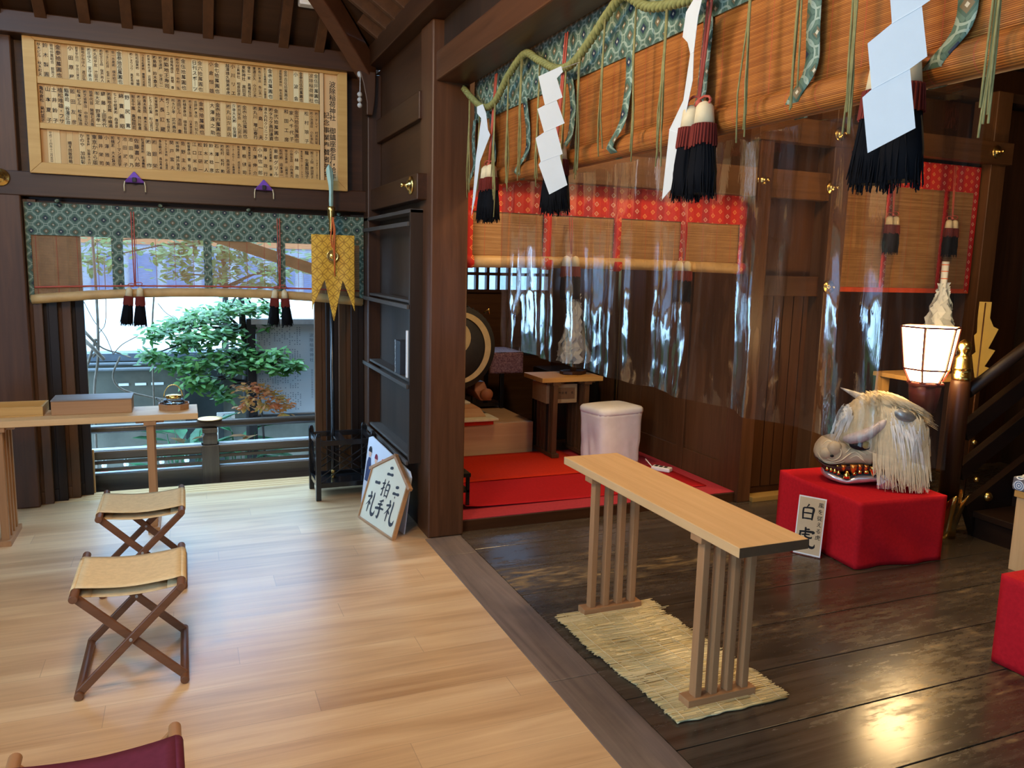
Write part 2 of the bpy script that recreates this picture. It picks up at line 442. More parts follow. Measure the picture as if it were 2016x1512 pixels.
W['bark'] = plain('dark_bark', (.035,.030,.028), .9, .2, 0, .3, 20)
W['vine'] = plain('dry_vine_bark', (.16,.13,.10), .9, .2, 0, .25, 20)
W['ground'] = plain('pale_pavement', (.62,.64,.64), .9, .1, 0, .06, 3)
W['whitewall'] = plain('white_hoarding', (.85,.87,.88), .8, .1, 0, .02, 2)
# ================================================================== setting: floors, walls, beams, roof
def S(name, mb, mat=None, bevel=0, parent=None):
    o = mb.build(name, mat, parent=parent, loc=None if parent is None else None, bevel=bevel)
    if parent is None: o['kind'] = 'structure'
    return o
def Sz(name, mb, mat=None, bevel=0):                    # structure kept in world coordinates (patterned floors)
    o = mb.build(name, mat, loc=Vector((0,0,0)), bevel=bevel); o['kind'] = 'structure'; return o
b = box((-2.7,-2.6,-.08), (1.262,5.70,0)); b.box((1.262,4.28,-.08), (1.30,5.70,-.0005)); Sz('floor', b, W['floorlight'])
b = MB(); ys = [4.36] + [4.045-.3345*k for k in range(20)]
for y1, y0 in zip(ys, ys[1:]):
    b.box((1.484, y0+.0025, -.06), (6.6, y1-.0025, 0)); 
b.box((1.484,-2.6,-.09), (6.6,4.36,-.06)); b.box((3.60,4.36,-.09), (6.7,4.70,0))
Sz('floor', b, W['floordarkx'], bevel=.002)
b = MB()
b.box((1.262,-2.6,-.08), (1.480,2.58,.002)); b.box((1.262,2.583,-.08), (1.480,4.0,.002)); b.box((1.262,4.003,-.08), (1.480,4.296,.002)); b.box((1.262,4.29,-.08), (1.51,4.54,-.001))
Sz('trim_1', b, W['sill'], bevel=.003)
# door sill with running grooves under the garden opening
b = MB()
for y0, y1 in ((5.70,5.735),(5.742,5.785),(5.792,5.835),(5.842,5.90)): b.box((-2.7,y0,-.06), (1.30,y1,0))
b.box((-2.7,5.70,-.08), (1.30,5.90,-.02))
Sz('trim_2', b, W['hinokix'], bevel=.0015)
b = MB()
for k in range(22): b.box((-2.6+.18*k, 5.905, -.10), (-2.6+.18*k+.176, 6.32, -.055))
Sz('floor', b, W['railx'])
# raised back room
S('trim_3', box((1.495,4.36,-.05), (3.545,4.46,.068)), W['darkx'], .006)
S('floor', box((1.40,4.46,-.05), (3.56,7.6,.066)), W['panelx'])

def nail_cover(parent, loc, axis, r=.05, label=None):
    b = MB()
    M = {'-y': Matrix.Rotation(PI/2, 3, 'X'), '-x': Matrix.Rotation(-PI/2, 3, 'Y')}[axis]
    b.lathe([(r*.98,0),(r,.006),(r*.9,.012),(r*.6,.014),(r*.55,.020),(r*.42,.026),(r*.22,.030),(r*.20,.046),(r*.26,.050),(r*.24,.060),(r*.05,.064)], loc, 20, M)
    o = b.build('nail_cover', W['gold'], parent=parent, loc=None)
    return o
def beam(name, p0, p1, ax, bev=.006, kind='dark'):
    return Sz(name, box(p0, p1), W[kind+ax], bev)
# window wall
b = MB(); b.box((-2.7,5.74,1.875), (1.32,5.86,3.05)); b.box((-2.7,5.74,0), (-.98,5.86,1.93)); b.box((1.10,5.80,0), (1.32,5.92,1.93))
Sz('wall_back', b, W['darkx'])
n1 = beam('trim_4', (-2.7,5.63,1.945), (1.25,5.742,2.09), 'x'); nail_cover(n1, (-.985,5.63,2.045), '-y', .052)
n2 = beam('trim_5', (-1.13,5.635,0), (-.888,5.80,3.0), 'z', .008, 'pillar')
n3 = beam('trim_6', (1.20,5.56,0), (1.30,5.80,2.86), 'z', .008, 'dark')
Sz('trim_7', box((-2.7,5.55,2.86), (1.25,5.84,2.985)), W['darkx'], .006)
# side wall with boards, rail, plate
b = MB(); b.box((1.295,4.50,0), (1.40,5.80,2.9))
Sz('wall_right', b, W['darky'])
beam('trim_8', (1.262,4.50,2.41), (1.31,5.62,2.565), 'y')
n4 = beam('trim_9', (1.222,4.385,1.955), (1.30,5.66,2.10), 'y'); nail_cover(n4, (1.222,4.50,2.040), '-x', .052)
beam('trim_10', (1.20,-2.6,2.90), (1.46,5.60,3.03), 'y')
# main pillar between the two floors, and the beam over the border
beam('trim_11', (1.28,4.30,0), (1.500,4.53,2.9), 'z', .010, 'pillar')
beam('trim_12', (1.300,-2.6,2.580), (1.500,4.30,2.730), 'y', .008, 'pillar')
Sz('trim_13', box((1.345,-2.6,2.73), (1.46,4.30,2.90)), W['shelfdark'])
# posts and rails of the inner hall
beam('trim_14', (3.53,4.33,0), (3.642,4.50,3.0), 'z', .006, 'pillar')
beam('trim_15', (4.150,4.32,0), (4.300,4.50,3.0), 'z', .006, 'panel')
n5 = beam('trim_16', (1.50,4.345,2.10), (4.26,4.42,2.285), 'x', .004, 'panel')
nail_cover(n5, (3.575,4.345,2.202), '-y', .05); nail_cover(n5, (4.17,4.345,2.19), '-y', .05)
n6 = beam('trim_17', (3.50,4.310,2.46), (5.90,4.40,2.62), 'x', .004, 'panel')
nail_cover(n6, (4.171,4.310,2.544), '-y', .05); nail_cover(n6, (5.712,4.310,2.543), '-y', .05)
n7 = beam('trim_18', (3.642,4.375,1.44), (4.24,4.46,1.58), 'x', .004, 'dark'); 
nail_cover(n7, (4.185,4.318,1.509), '-y', .05)
beam('trim_19', (5.74,4.36,0), (5.90,4.56,3.0), 'z', .006, 'panel')
Sz('trim_20', box((3.642,4.30,0), (4.15,4.40,.035)), wood('yellowish_sill', (.22,.13,.03), (.34,.21,.06), 'x'), .003)
b = MB()
b.box((1.46,4.44,2.26), (3.56,4.50,3.28)); b.box((3.60,4.47,0), (4.20,4.53,3.28)); b.box((4.20,4.62,0), (6.7,4.70,3.32))
for k in range(6): b.box((3.66+.09*k, 4.462, .06), (3.742+.09*k, 4.472, 1.44))
Sz('wall_inner', b, W['darkz'])
# panelled side wall of the back room
b = MB(); b.box((3.56,4.50,0), (3.66,7.6,2.95))
for y0, y1 in ((4.50,4.56),(5.02,5.10),(5.66,5.74),(6.16,6.26)): b.box((3.535,y0,.06), (3.56,y1,2.3))
for y0, y1 in ((4.56,5.02),(5.10,5.66),(5.74,6.16)):
    b.box((3.54,y0,.06), (3.56,y1,.24)); b.box((3.555,y0,.24), (3.56,y1,1.9))
Sz('wall_side', b, W['panelz'], .003)
Sz('trim_21', box((3.525,6.05,.06), (3.535,6.09,1.9)), W['gold'])
# back wall of the back room with a barred window
b = MB(); x0, x1, z0, z1 = 2.58, 3.50, 1.33, 1.86
b.box((1.40,7.5,0), (3.60,7.6,z0)); b.box((1.40,7.5,z1), (3.60,7.6,3.0)); b.box((1.40,7.5,z0), (x0,7.6,z1)); b.box((x1,7.5,z0), (3.60,7.6,z1))
Sz('wall_rear', b, W['panelx'])
b = MB()
b.box((x0,7.46,z0), (x1,7.54,z0+.03)); b.box((x0,7.46,z1-.03), (x1,7.54,z1)); b.box((x0,7.46,1.50), (x1,7.52,1.53))
for k in range(8): b.box((x0+.115*k,7.47,z0), (x0+.03+.115*k,7.53,z1))
Sz('window_1', b, W['darkz'])
Sz('wall_left_inner', box((1.40,4.53,0), (1.46,7.6,3.0)), W['panelz'])
Sz('ceiling', box((1.40,4.44,2.95), (6.7,7.7,3.02)), W['soffit'])
Sz('ceiling', box((1.34,-2.7,3.25), (6.7,4.62,3.32)), W['soffit'])
# unseen sides of the hall, with the open front entrance
b = MB()
b.box((-2.8,-2.7,0), (-2.7,-1.5,3.2)); b.box((-2.8,.6,0), (-2.7,5.9,3.2)); b.box((-2.8,-1.5,2.25), (-2.7,.6,3.2))
Sz('wall_left', b, W['darkz'])
Sz('wall_front', box((-2.8,-2.7,0), (6.7,-2.6,3.3)), W['panelz'])
Sz('wall_sanctuary', box((6.6,-2.7,0), (6.7,4.7,3.3)), W['shelfdark'])

# ---- hipped roof underside: boards, rafters, curved hip rafter
K = .65
b = MB()
def roofW(x, y): return 3.03 + K*(5.60-y)
def roofS(x, y): return 3.06 + K*(1.28-x)
b.grid(lambda u, v: (lerp(-2.7,1.28,u), lerp(5.9,2.4,v), 3.07+K*(5.55-lerp(5.9,2.4,v))), 4, 4, smooth=False)
ceil = Sz('ceiling', b, W['soffit'])
b = MB(); b.grid(lambda u, v: (lerp(1.36,-1.6,u), lerp(-2.6,5.6,v), 3.09+K*(1.28-lerp(1.36,-1.6,u))), 4, 4, smooth=False)
Sz('ceiling', b, W['soffit'])
b = MB(); b.grid(lambda u, v: (lerp(-2.8,-.9,u), lerp(-2.7,2.6,v), 3.15+K*(lerp(-2.8,-.9,u)+2.8)), 3, 3, smooth=False)
Sz('ceiling', b, W['soffit'])
def rafter(a, bb, w_=.062, h=.085):
    m = MB(); m.bar(a, bb, w_, h); return m.build('rafter', W['raftery'], parent=ceil, bevel=.003)
for k in range(10):
    x = -1.20 + .2275*k
    y_end = 5.6 - max(.10, (1.15-x) if x > .2 else 3.0)
    L = min(3.0, 1.15-x) if x > -.5 else 3.0
    rafter((x+.03, 5.60, 3.005-.03), (x+.03, 5.60-L, 3.005-.03+K*L))
for k in range(12):
    y = 5.275 - .222*k - (.22 if k > 3 else 0)*0
    L = min(2.2, 5.45-y) if y > 3.4 else 2.2
    rafter((1.27, y, 3.02), (1.27-L, y, 3.02+K*L), .040)
b = MB(); pts = []
for i in range(9):
    t = i/8; pts.append((1.22-1.35*t, 5.58-1.35*t, 2.86 + .78*t + .17*math.sin(PI*t)))
rings = []
for i, p in enumerate(pts):
    p = Vector(p); s_ = Vector((.7071,-.7071,0))*.055; u2 = Vector((0,0,.085))
    rings.append([p-s_-u2, p+s_-u2, p+s_+u2, p-s_+u2])
b.loft(rings, smooth=False)
b.build('hip_rafter', wood('reddish_hip_rafter', (.060,.020,.008), (.10,.036,.014), 'x', rough=.5), parent=ceil, bevel=.01)
b = MB(); b.bar((-1.6,4.95,3.33), (.62,4.95,3.33), .10, .10); b.build('purlin', W['rafterx'], parent=ceil, bevel=.004)

# sliding door leaves stacked at each side of the garden opening
def door_leaf(name, x0, x1, y, z1=1.93, m='darkz'):
    b = MB(); b.box((x0,y,.0), (x0+.05,y+.036,z1)); b.box((x1-.05,y,0), (x1,y+.036,z1)); b.box((x0+.05,y+.008,.08), (x1-.05,y+.028,z1-.06))
    b.box((x0+.05,y,0), (x1-.05,y+.036,.08)); b.box((x0+.05,y,z1-.06), (x1-.05,y+.036,z1))
    return Sz(name, b, W[m], .002)
door_leaf('door_1', -1.55, -.82, 5.700, m='panelz'); door_leaf('door_2', -1.47, -.745, 5.748, m='blackz'); door_leaf('door_3', -1.39, -.675, 5.795, m='panelz'); door_leaf('door_4', -1.30, -.605, 5.845, m='blackz')
door_leaf('door_5', .872, 1.24, 5.845, m='panelz'); door_leaf('door_6', .945, 1.245, 5.795, m='blackz'); door_leaf('door_7', 1.03, 1.25, 5.748, m='panelz'); door_leaf('door_8', 1.11, 1.25, 5.700, m='blackz')
Sz('trim_22', box((-.612,5.885,-.05), (-.596,5.90,.30)), W['hinokiz']); Sz('trim_23', box((-.622,5.885,.62), (-.606,5.90,1.05)), W['hinokiz'])
# ================================================================== hall with the pale floor
# ---- donor board
SGN = thing('donor_board', 'wide wooden board of handwritten donor names framed in honey coloured wood', 'sign', (.1225,5.60,2.08))
def L2(x, y, z): return (x-.1225, y-5.60, z-2.08)
X0, X1, Z0, Z1 = -.825, 1.07, 2.08, 2.906
fw = .065
def frame_piece(poly):
    b = MB(); b.prism(poly, lambda u, v, d: L2(u, d, v), 5.598, 5.636); return b
b = MB()
for poly in ([(X0,Z0),(X1,Z0),(X1-fw,Z0+fw),(X0+fw,Z0+fw)], [(X1,Z0),(X1,Z1),(X1-fw,Z1-fw),(X1-fw,Z0+fw)],
             [(X1,Z1),(X0,Z1),(X0+fw,Z1-fw),(X1-fw,Z1-fw)], [(X0,Z1),(X0,Z0),(X0+fw,Z0+fw),(X0+fw,Z1-fw)]):
    b.prism(poly, lambda u, v, d: L2(u, d, v), 5.598, 5.636)
b.build('frame', W['framex'], parent=SGN, bevel=.003)
xL, xR = X0+fw, .888
rows = [(2.845,2.640), (2.598,2.375), (2.340,2.145)]
for zt, zb in ((2.640,2.600),(2.376,2.342)):
    b = MB(); b.box(L2(xL,5.603,zb), L2(xR,5.624,zt)); b.build('divider_rail', W['framex'], parent=SGN, bevel=.002)
b = MB(); b.box(L2(xR,5.603,Z0+fw), L2(xR+.025,5.624,Z1-fw)); b.build('divider_rail', W['hinokiz'], parent=SGN, bevel=.002)
b = MB(); b.box(L2(xR+.025,5.626,Z0+fw), L2(X1-fw,5.634,Z1-fw)); tp = b.build('title_panel', W['hinokiz'], parent=SGN)
b = MB(); fr = lambda u, v: L2(u, 5.6252, v)
column(b, '波除稲荷神社 御鎮座参百伍拾年', fr, .975, 2.80, 2.155, .044, .011)
column(b, '記念事業奉賛者芳名', fr, .934, 2.60, 2.165, .042, .011)
b.build('lettering', W['ink'], parent=tp)
R1 = '金伍阡萬圓也,波除稲荷神社,,金参百伍拾萬圓也,小 波 会,,金壱百伍拾萬圓也,波除稲荷神社 鈴木昭樹,,金壱百萬圓也,宮川食鳥鶏卵㈱ 戸田勝彦,㈱角山本店 角山浩一,東源正久 小川三夫,僧坂一家 高場和己,東新神社 高田亘,江島神社 相原圀彦,小 川 リ エ,越澤靖久徳美卓虎,,金七拾萬圓也,小 倉 恒 雄,,金六拾萬圓也,日刊スポーツ,,金伍拾萬圓也,㈱中村自工 中村 弘,岩間陶器店 岩間 章,㈱築地王寿司,㈱安達屋 安達公一,㈱島藤 鈴木章夫,㈱築地寿司清 近藤昭司,つきぢ松露㈱ 齋藤元志郎,阪和興業㈱ 北 修爾,㈱ショウコウ 高瀬秀樹,,金参拾伍萬圓也,佐一水産㈱ 横井昭三,㈱つきじ石井 石井一夫,㈱紀文食品 保芦將人,㈱丸両平友 濱圀光,㈱花伊之 実守美治,築地かねはん 渡辺弘,割烹宇田川 宇田川裳志,小 田 原 屋,,金参拾萬圓也,築地仲買組合 郡英之,鈴 木 製 圓,秋木ビル 秋木和夫'
R2 = '㈱ニチレイ 村井利彰,㈱小池酒店 小城幸穂,松 村 琅 子,,金弐拾伍萬圓也,家入千代子,和 田 工 房,,金弐拾萬圓也,㈱タカタ高田達資,清水内科クリニック,寿 島 一 夫,㈱丸川 増山春行,,金壱拾伍萬圓也,㈱共栄会 丸山邦治,海幸大丸㈱ 谷渕博,㈱丸山海苔店,,金壱拾四萬圓也,大澤達之助,,金壱拾萬圓也,吉岡屋本店 吉川知久,㈱山本海苔店 山本徳治郎,㈱樋泉商店 樋泉聡哉,池田ビル 池田 豊,㈲きび孝 武井義政,㈱ヴィーコ 蟹江信夫,大 長 謙 蔵,㈲常陸屋商店 廣田正純,とうふ杉寅 杉山克己,㈱青木医院 青木正浩,㈱山源水産 熊川敬貴,㈲五十嵐 高橋睆司,野 尻 寛,綿 貫 義 昭,ちとせ総業㈱ 森達彦,㈱築地会館 中峰満,綱 藤 上田秀代,㈲大定 野澤孝一,拾壱代目 関根七兵衛,㈱芝省商店 中根正紀,松本ビル 松本隆治,飯 田 友 彦,鮨寿司 谷澤正治,植松唯雄・フサ,土 井 鈴 子,山 本 夏 子,亀有倉松 島村菜子'
R3 = 'ステーショナリーこおり,㈲三ッ田 岡田陽子,龍 生真部旭子,東京築地ロータリークラブ,小 林 潤 治,小林豆店 小林高光,㈲山五商店 山崎浩二,松竹㈱ 迫本淳一,東都グリル,大洋産業㈱ 松岡 章,藤 本 政 行,小林信一郎,古 澤 伸 介,魚河岸陽文 江間ツヤ子,曽 根 健 司,築地産業㈱ 成田喜太郎,ニューみやこ 小島康良,㈱台菊 高泉光造,㈱松村 松村 勲,石 澤 一 広,鈴 木 稔 彦,鈴 木 淑 人,松 江 研 一,江 口 米 店,㈲菅商店 菅 隆志,佐 野 主 水,㈲神勝 神戸信男,関 戸 富 夫,アラハ海洋㈱ 井上浩志,長谷観光㈱ 長谷基貞,㈱ 銀 栄,㈱ 治 作,松浦建設㈱ 松浦義明,佐藤喜八郎,池 田 信 乃,池 田 淑 子,モノーマン浦田学,㈲横瀬 大木賢次,小 澤 雅 美,藤 井 栄 司,東京かわら版,㈲津多屋 加藤木大介,かのや 加納彰,,順不同敬称略,,,平成二十四年十二月吉日,'
strip_m = [wood('name_strip_a', (.46,.275,.095), (.56,.36,.145), 'z', rough=.5, bump=.04), wood('name_strip_b', (.54,.36,.145), (.64,.45,.21), 'z', rough=.5, bump=.04),
           wood('name_strip_c', (.42,.23,.075), (.51,.30,.11), 'z', rough=.5, bump=.04), wood('name_strip_d', (.62,.50,.26), (.70,.58,.33), 'z', rough=.5, bump=.04)]
for ri, (txt, (zt, zb)) in enumerate(zip((R1, R2, R3), rows)):
    cols = txt.split(','); n = len(cols); p = (xR-.004-xL)/n
    pan = MB(); let = MB()
    for i, t in enumerate(cols):
        xc = xR-.004-p*(i+.5); d = rnd.choice((.0, .0, .001, .002))
        m = rnd.choices(strip_m, ((.3,.5,.1,.25), (.6,.25,.3,.05), (.5,.12,.5,0))[ri])[0]
        pan.mat(m).box(L2(xc-p/2+.0004,5.628-d,zb-.01), L2(xc+p/2-.0004,5.634,zt+.01))
        column(let, t, lambda u, v: L2(u, 5.6252, v), xc, zt-.008-(.05 if t == '順不同敬称略' else 0), zb+.006, p*.88, .009)
    pn = pan.build('name_panel', parent=SGN)
    let.build('lettering', W['ink'], parent=pn)
for i, (x, lab) in enumerate(((-.259, 'purple folded silk pad under the left part of the donor board'), (.515, 'purple folded silk pad under the right part of the donor board'))):
    t = thing('silk_pad', lab, 'pad', (x,5.592,2.055), 0, 'purple pads under the donor board')
    b = MB(); b.loft([[(-.062,0,0),(.062,0,0),(.062,.03,0),(-.062,.03,0)], [(-.035,-.022,.028),(.035,-.022,.028),(.03,.028,.03),(-.03,.028,.03)], [(-.004,-.012,.066),(.004,-.012,.066),(.004,.012,.066),(-.004,.012,.066)]], smooth=False)
    b.build('cushion', W['purple'], parent=t, bevel=.006)
    b = MB(); b.box((-.012,-.03,.0), (.012,-.02,.03)); b.build('hook_plate', W['blackmatte'], parent=t, bevel=.004)
    for s in (-1, 1):
        b = MB(); b.tube([(s*.055,-.004,.006),(s*.060,-.008,-.02),(s*.060,-.006,-.055)], .0035, 6); b.build('cord', W['tascream'], parent=t)
# ---- window blind
wb = thing('window_blind', 'half raised bamboo blind with green brocade border over the garden opening', 'blind', (.15,5.69,1.30))
def Lb(x, y, z): return (x-.15, y-5.69, z-1.30)
def bow(x): t = (x-.14)/1.04; return .055*(1-t*t)
BX0, BX1 = -.882, 1.196
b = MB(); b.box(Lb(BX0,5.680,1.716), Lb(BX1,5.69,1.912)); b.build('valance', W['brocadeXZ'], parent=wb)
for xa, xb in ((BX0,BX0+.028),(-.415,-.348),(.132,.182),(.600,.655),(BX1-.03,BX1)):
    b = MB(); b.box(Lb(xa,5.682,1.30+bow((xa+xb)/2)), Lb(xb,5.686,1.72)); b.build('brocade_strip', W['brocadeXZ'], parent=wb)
b = MB()
for k in range(88):
    z = 1.715-.0046*k
    lo = 1.355 if k < 78 else 1.355
    if z < 1.352: break
    b.bar(Lb(BX0+.02,5.690,z), Lb(BX1-.02,5.690,z), .0016, .0026)
b.build('slat_panel', W['slat'], parent=wb)
b = MB()
for k in range(19):
    x = BX0+.05+.1125*k; b.tube([Lb(x,5.687,1.72), Lb(x,5.687,1.34+bow(x)*.4)], .0012, 5)
b.build('binding_thread', W['cordred'], parent=wb)
b = MB(); b.tube([Lb(lerp(BX0+.01,BX1-.01,i/24), 5.688, 1.318+bow(lerp(BX0,BX1,i/24))) for i in range(25)], .030, 12); b.build('roller', W['bamboo'], parent=wb)
b = MB(); b.tube([Lb(lerp(BX0+.03,BX1-.03,i/12), 5.684, 1.395+bow(lerp(BX0,BX1,i/12))*.35) for i in range(13)], .006, 6); b.build('bottom_rod', W['cordred'], parent=wb)
for x in (-.70,-.12,.42,1.02):
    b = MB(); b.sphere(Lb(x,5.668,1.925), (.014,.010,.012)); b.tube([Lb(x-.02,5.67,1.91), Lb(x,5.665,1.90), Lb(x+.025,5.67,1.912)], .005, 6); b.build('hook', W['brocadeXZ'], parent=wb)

# ---- tassels
def tassel_head(t, x, L=.25, r=.028, tilt=(0,0), fluff=1., n=70, seed=1):
    """cream head, red band and black fringe as three parts; hangs from (x,0,0) of the thing"""
    rg = random.Random(seed)
    ax = Vector((tilt[0], tilt[1], -1)).normalized(); o = Vector((x,0,0))
    M = ax.to_track_quat('Z','Y').to_matrix()
    h1, h2 = L*.24, L*.44
    b = MB(); b.lathe([(r*.12,0),(r*.55,.006),(r*.8,L*.06),(r*.95,h1)], o, 14, M); b.build('head', W['tascream'], parent=t)
    b = MB(); b.lathe([(r*.96,h1-.002),(r*1.08,h1+.006),(r*1.05,(h1+h2)/2),(r*1.12,h2)], o, 14, M)
    for i in range(24):
        a = 2*PI*i/24; q = M @ Vector((math.cos(a)*r*1.04, math.sin(a)*r*1.04, h1)); q2 = M @ Vector((math.cos(a+.1)*r*1.18, math.sin(a+.1)*r*1.18, h2+rg.uniform(0,.012)))
        b.bar(o+q, o+q2, .006, .003)
    b.build('red_band', W['tasred'], parent=t)
    b = MB(); b.lathe([(r*1.0,h2-.01),(r*1.12,h2+.02),(r*1.2*(1+.1*fluff),L*.72),(r*.95*(1+.25*fluff),L*.95)], o, 14, M)
    for i in range(n):
        a = rg.uniform(0, 2*PI); q = rg.uniform(.75, 1.02)
        p = [o + M @ Vector((math.cos(a)*r*q*(1+.02), math.sin(a)*r*q, h2-.004))]
        sp = rg.uniform(.1, .45)*fluff
        for k in (1, 2, 3):
            u = k/3; p.append(o + M @ Vector((math.cos(a+rg.uniform(-.12,.12))*r*q*(1.05+sp*u), math.sin(a)*r*q*(1.05+sp*u), lerp(h2, L*rg.uniform(.9,1.03), u))))
        b.tube(p, [.0032,.003,.0024,.0012], 4, smooth=False)
    b.build('black_fringe', W['tasblack'], parent=t)
def cord_pair(t, top, r=.0035, gap=.008, depth=0.):
    for s in (-1, 1):
        b = MB(); b.tube([(s*gap,depth,top), (s*gap*.8,depth*.5,top*.5), (s*.003,0,.01)], r, 6); b.build('cord', W['cordred'], parent=t)
def bow_knot(t, z=.0, s=1., yoff=0., ax=(1,0)):
    for sg in (-1, 1):
        b = MB(); P = []
        for k in range(9):
            a = 2*PI*k/8; P.append((sg*(.022*s+.026*s*math.cos(a))*ax[0], yoff+sg*(.022*s+.026*s*math.cos(a))*ax[1], z+.004+.012*s*math.sin(a)+.004*sg))
        b.tube(P, .0032*s, 6); b.build('bow_loop', W['cordred'], parent=t)
    b = MB(); b.sphere((0,yoff,z), .009*s, 8, 6); b.build('knot', W['cordred'], parent=t)
for i, (x, z, lab) in enumerate(((-.285,1.405,'pair of cream, red and black tassels on the left cord of the window blind'), (.612,1.400,'pair of cream, red and black tassels on the right cord of the window blind'))):
    t = thing('tassel', lab, 'tassel', (x,5.64,z), 0, 'tassels of the window blind')
    cord_pair(t, 1.88-z, depth=.03); bow_knot(t, .012, .9)
    tassel_head(t, -.033, .250, .024, (-.12 if i == 0 else -.06, 0), 1.7, 90, 3+i); tassel_head(t, .028, .255, .024, (.06 if i else -.03, 0), 1.8, 90, 13+i)

# ---- tables with eight slatted legs
def slat_table(name, label, loc, W_, D_, H_, inset, cat='table', top_m='hinokix', leg_m='leg', long_axis='x', nleg=4, rz=0, end_m=None):
    """top W_ long, D_ deep; an end frame of nleg posts near each end, running across the depth"""
    t = thing(name, label, cat, loc, rz)
    b = MB(); b.box((-W_/2,-D_/2,H_-.036), (W_/2,D_/2,H_)); b.build('tabletop', W[top_m], parent=t, bevel=.003)
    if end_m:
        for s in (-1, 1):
            b = MB(); b.box((s*W_/2,-D_/2+.001,H_-.035), (s*(W_/2+.0015),D_/2-.001,H_-.001)); b.build('shaded_end', end_m, parent=t)  # end grain, darkened further with the shade on the table's end painted in
    for s in (-1, 1):
        x = s*(W_/2-inset)
        b = MB(); b.box((x-.033,-D_/2+.005,H_-.062), (x+.033,D_/2-.005,H_-.036)); b.box((x-.075,-D_/2+.03,H_-.052), (x+.075,-D_/2+.06,H_-.036)); b.box((x-.075,D_/2-.06,H_-.052), (x+.075,D_/2-.03,H_-.036))
        b.build('cross_rail', W[leg_m+'y'], parent=t, bevel=.002)
        b = MB(); b.box((x-.032,-D_/2-.008,0), (x+.032,D_/2+.005,.030)); b.build('foot_rail', W[leg_m+'y'], parent=t, bevel=.002)
        for k in range(nleg):
            y = lerp(-D_/2+.035, D_/2-.045, k/(nleg-1))
            b = MB(); b.box((x-.020,y-.0145,.028), (x+.020,y+.0145,H_-.060)); b.build('leg', W[leg_m+'z'], parent=t, bevel=.003)
    return t
slat_table('offering_table', 'long pale wooden table with slatted legs standing by the garden opening', (-.58,5.065,0), 1.27, .31, .70, .26)
# wooden box, tray, kettle on it
t = thing('wooden_box', 'flat lidded wooden box lying on the table by the garden', 'box', (-.505,5.12,.7005))
b = MB(); b.box((-.205,-.10,0), (.205,.10,.078)); b.build('box_body', W['legx'], parent=t, bevel=.002)
b = MB(); b.box((-.207,-.102,.0785), (.207,.102,.086)); b.build('lid', wood('grey_bleached_lid', (.16,.14,.13), (.26,.23,.21), 'x'), parent=t, bevel=.002)
t = thing('wooden_tray', 'shallow wooden tray at the far left end of the table by the garden', 'tray', (-.94,5.13,.7005))
b = MB(); b.box((-.19,-.11,0), (.19,.11,.010)); b.build('tray_base', W['framex'], parent=t)
for p0, p1 in (((-.19,-.11,.01),(.19,-.098,.055)),((-.19,.098,.01),(.19,.11,.055)),((-.19,-.098,.01),(-.178,.098,.055)),((.178,-.098,.01),(.19,.098,.055))):
    b = MB().box(p0, p1); b.build('rim', W['framex'], parent=t, bevel=.002)
t = thing('octagonal_tray', 'small octagonal wooden tray under the glass teapot', 'tray', (-.075,5.09,.7005))
oc = [(.088*math.cos(PI/8+k*PI/4), .088*math.sin(PI/8+k*PI/4)) for k in range(8)]
b = MB(); b.prism(oc, lambda u, v, d: (u,v,d), 0, .008); b.build('tray_base', W['legx'], parent=t)
b = MB()
for k in range(8):
    (x0,y0),(x1,y1) = oc[k], oc[(k+1) % 8]
    q = .93
    b.loft([[(x0*q,y0*q,.008),(x0,y0,.004),(x0*1.04,y0*1.04,.036),(x0*.97,y0*.97,.036)], [(x1*q,y1*q,.008),(x1,y1,.004),(x1*1.04,y1*1.04,.036),(x1*.97,y1*.97,.036)]], smooth=False)
b.build('rim', W['legx'], parent=t)
t = thing('glass_teapot', 'clear glass teapot with gold lid and loop handle on octagonal tray', 'teapot', (-.075,5.09,.7092))
b = MB(); b.lathe([(.035,0),(.055,.008),(.064,.026),(.058,.046),(.040,.056),(.036,.058)], (0,0,0), 24); b.build('glass_body', W['glass'], parent=t)
b = MB(); b.lathe([(.030,.003),(.052,.008),(.060,.022),(.0590,.026),(.001,.027)], (0,0,0), 20); b.build('water', W['glass'], parent=t)
b = MB(); b.lathe([(.043,.057),(.045,.060),(.045,.070),(.040,.075),(.012,.079),(.003,.080)], (0,0,0), 24); b.build('lid', W['goldbright'], parent=t)
b = MB(); b.tube([(-.056,0,.034),(-.078,0,.042),(-.096,0,.060)], [.012,.009,.006], 10); b.build('spout', W['glass'], parent=t)
b = MB(); b.tube([(.052*math.cos(a)-.002, 0, .062+.075*math.sin(a)) for a in [PI*k/14 for k in range(15)]], .003, 8); b.build('handle', W['gold'], parent=t)

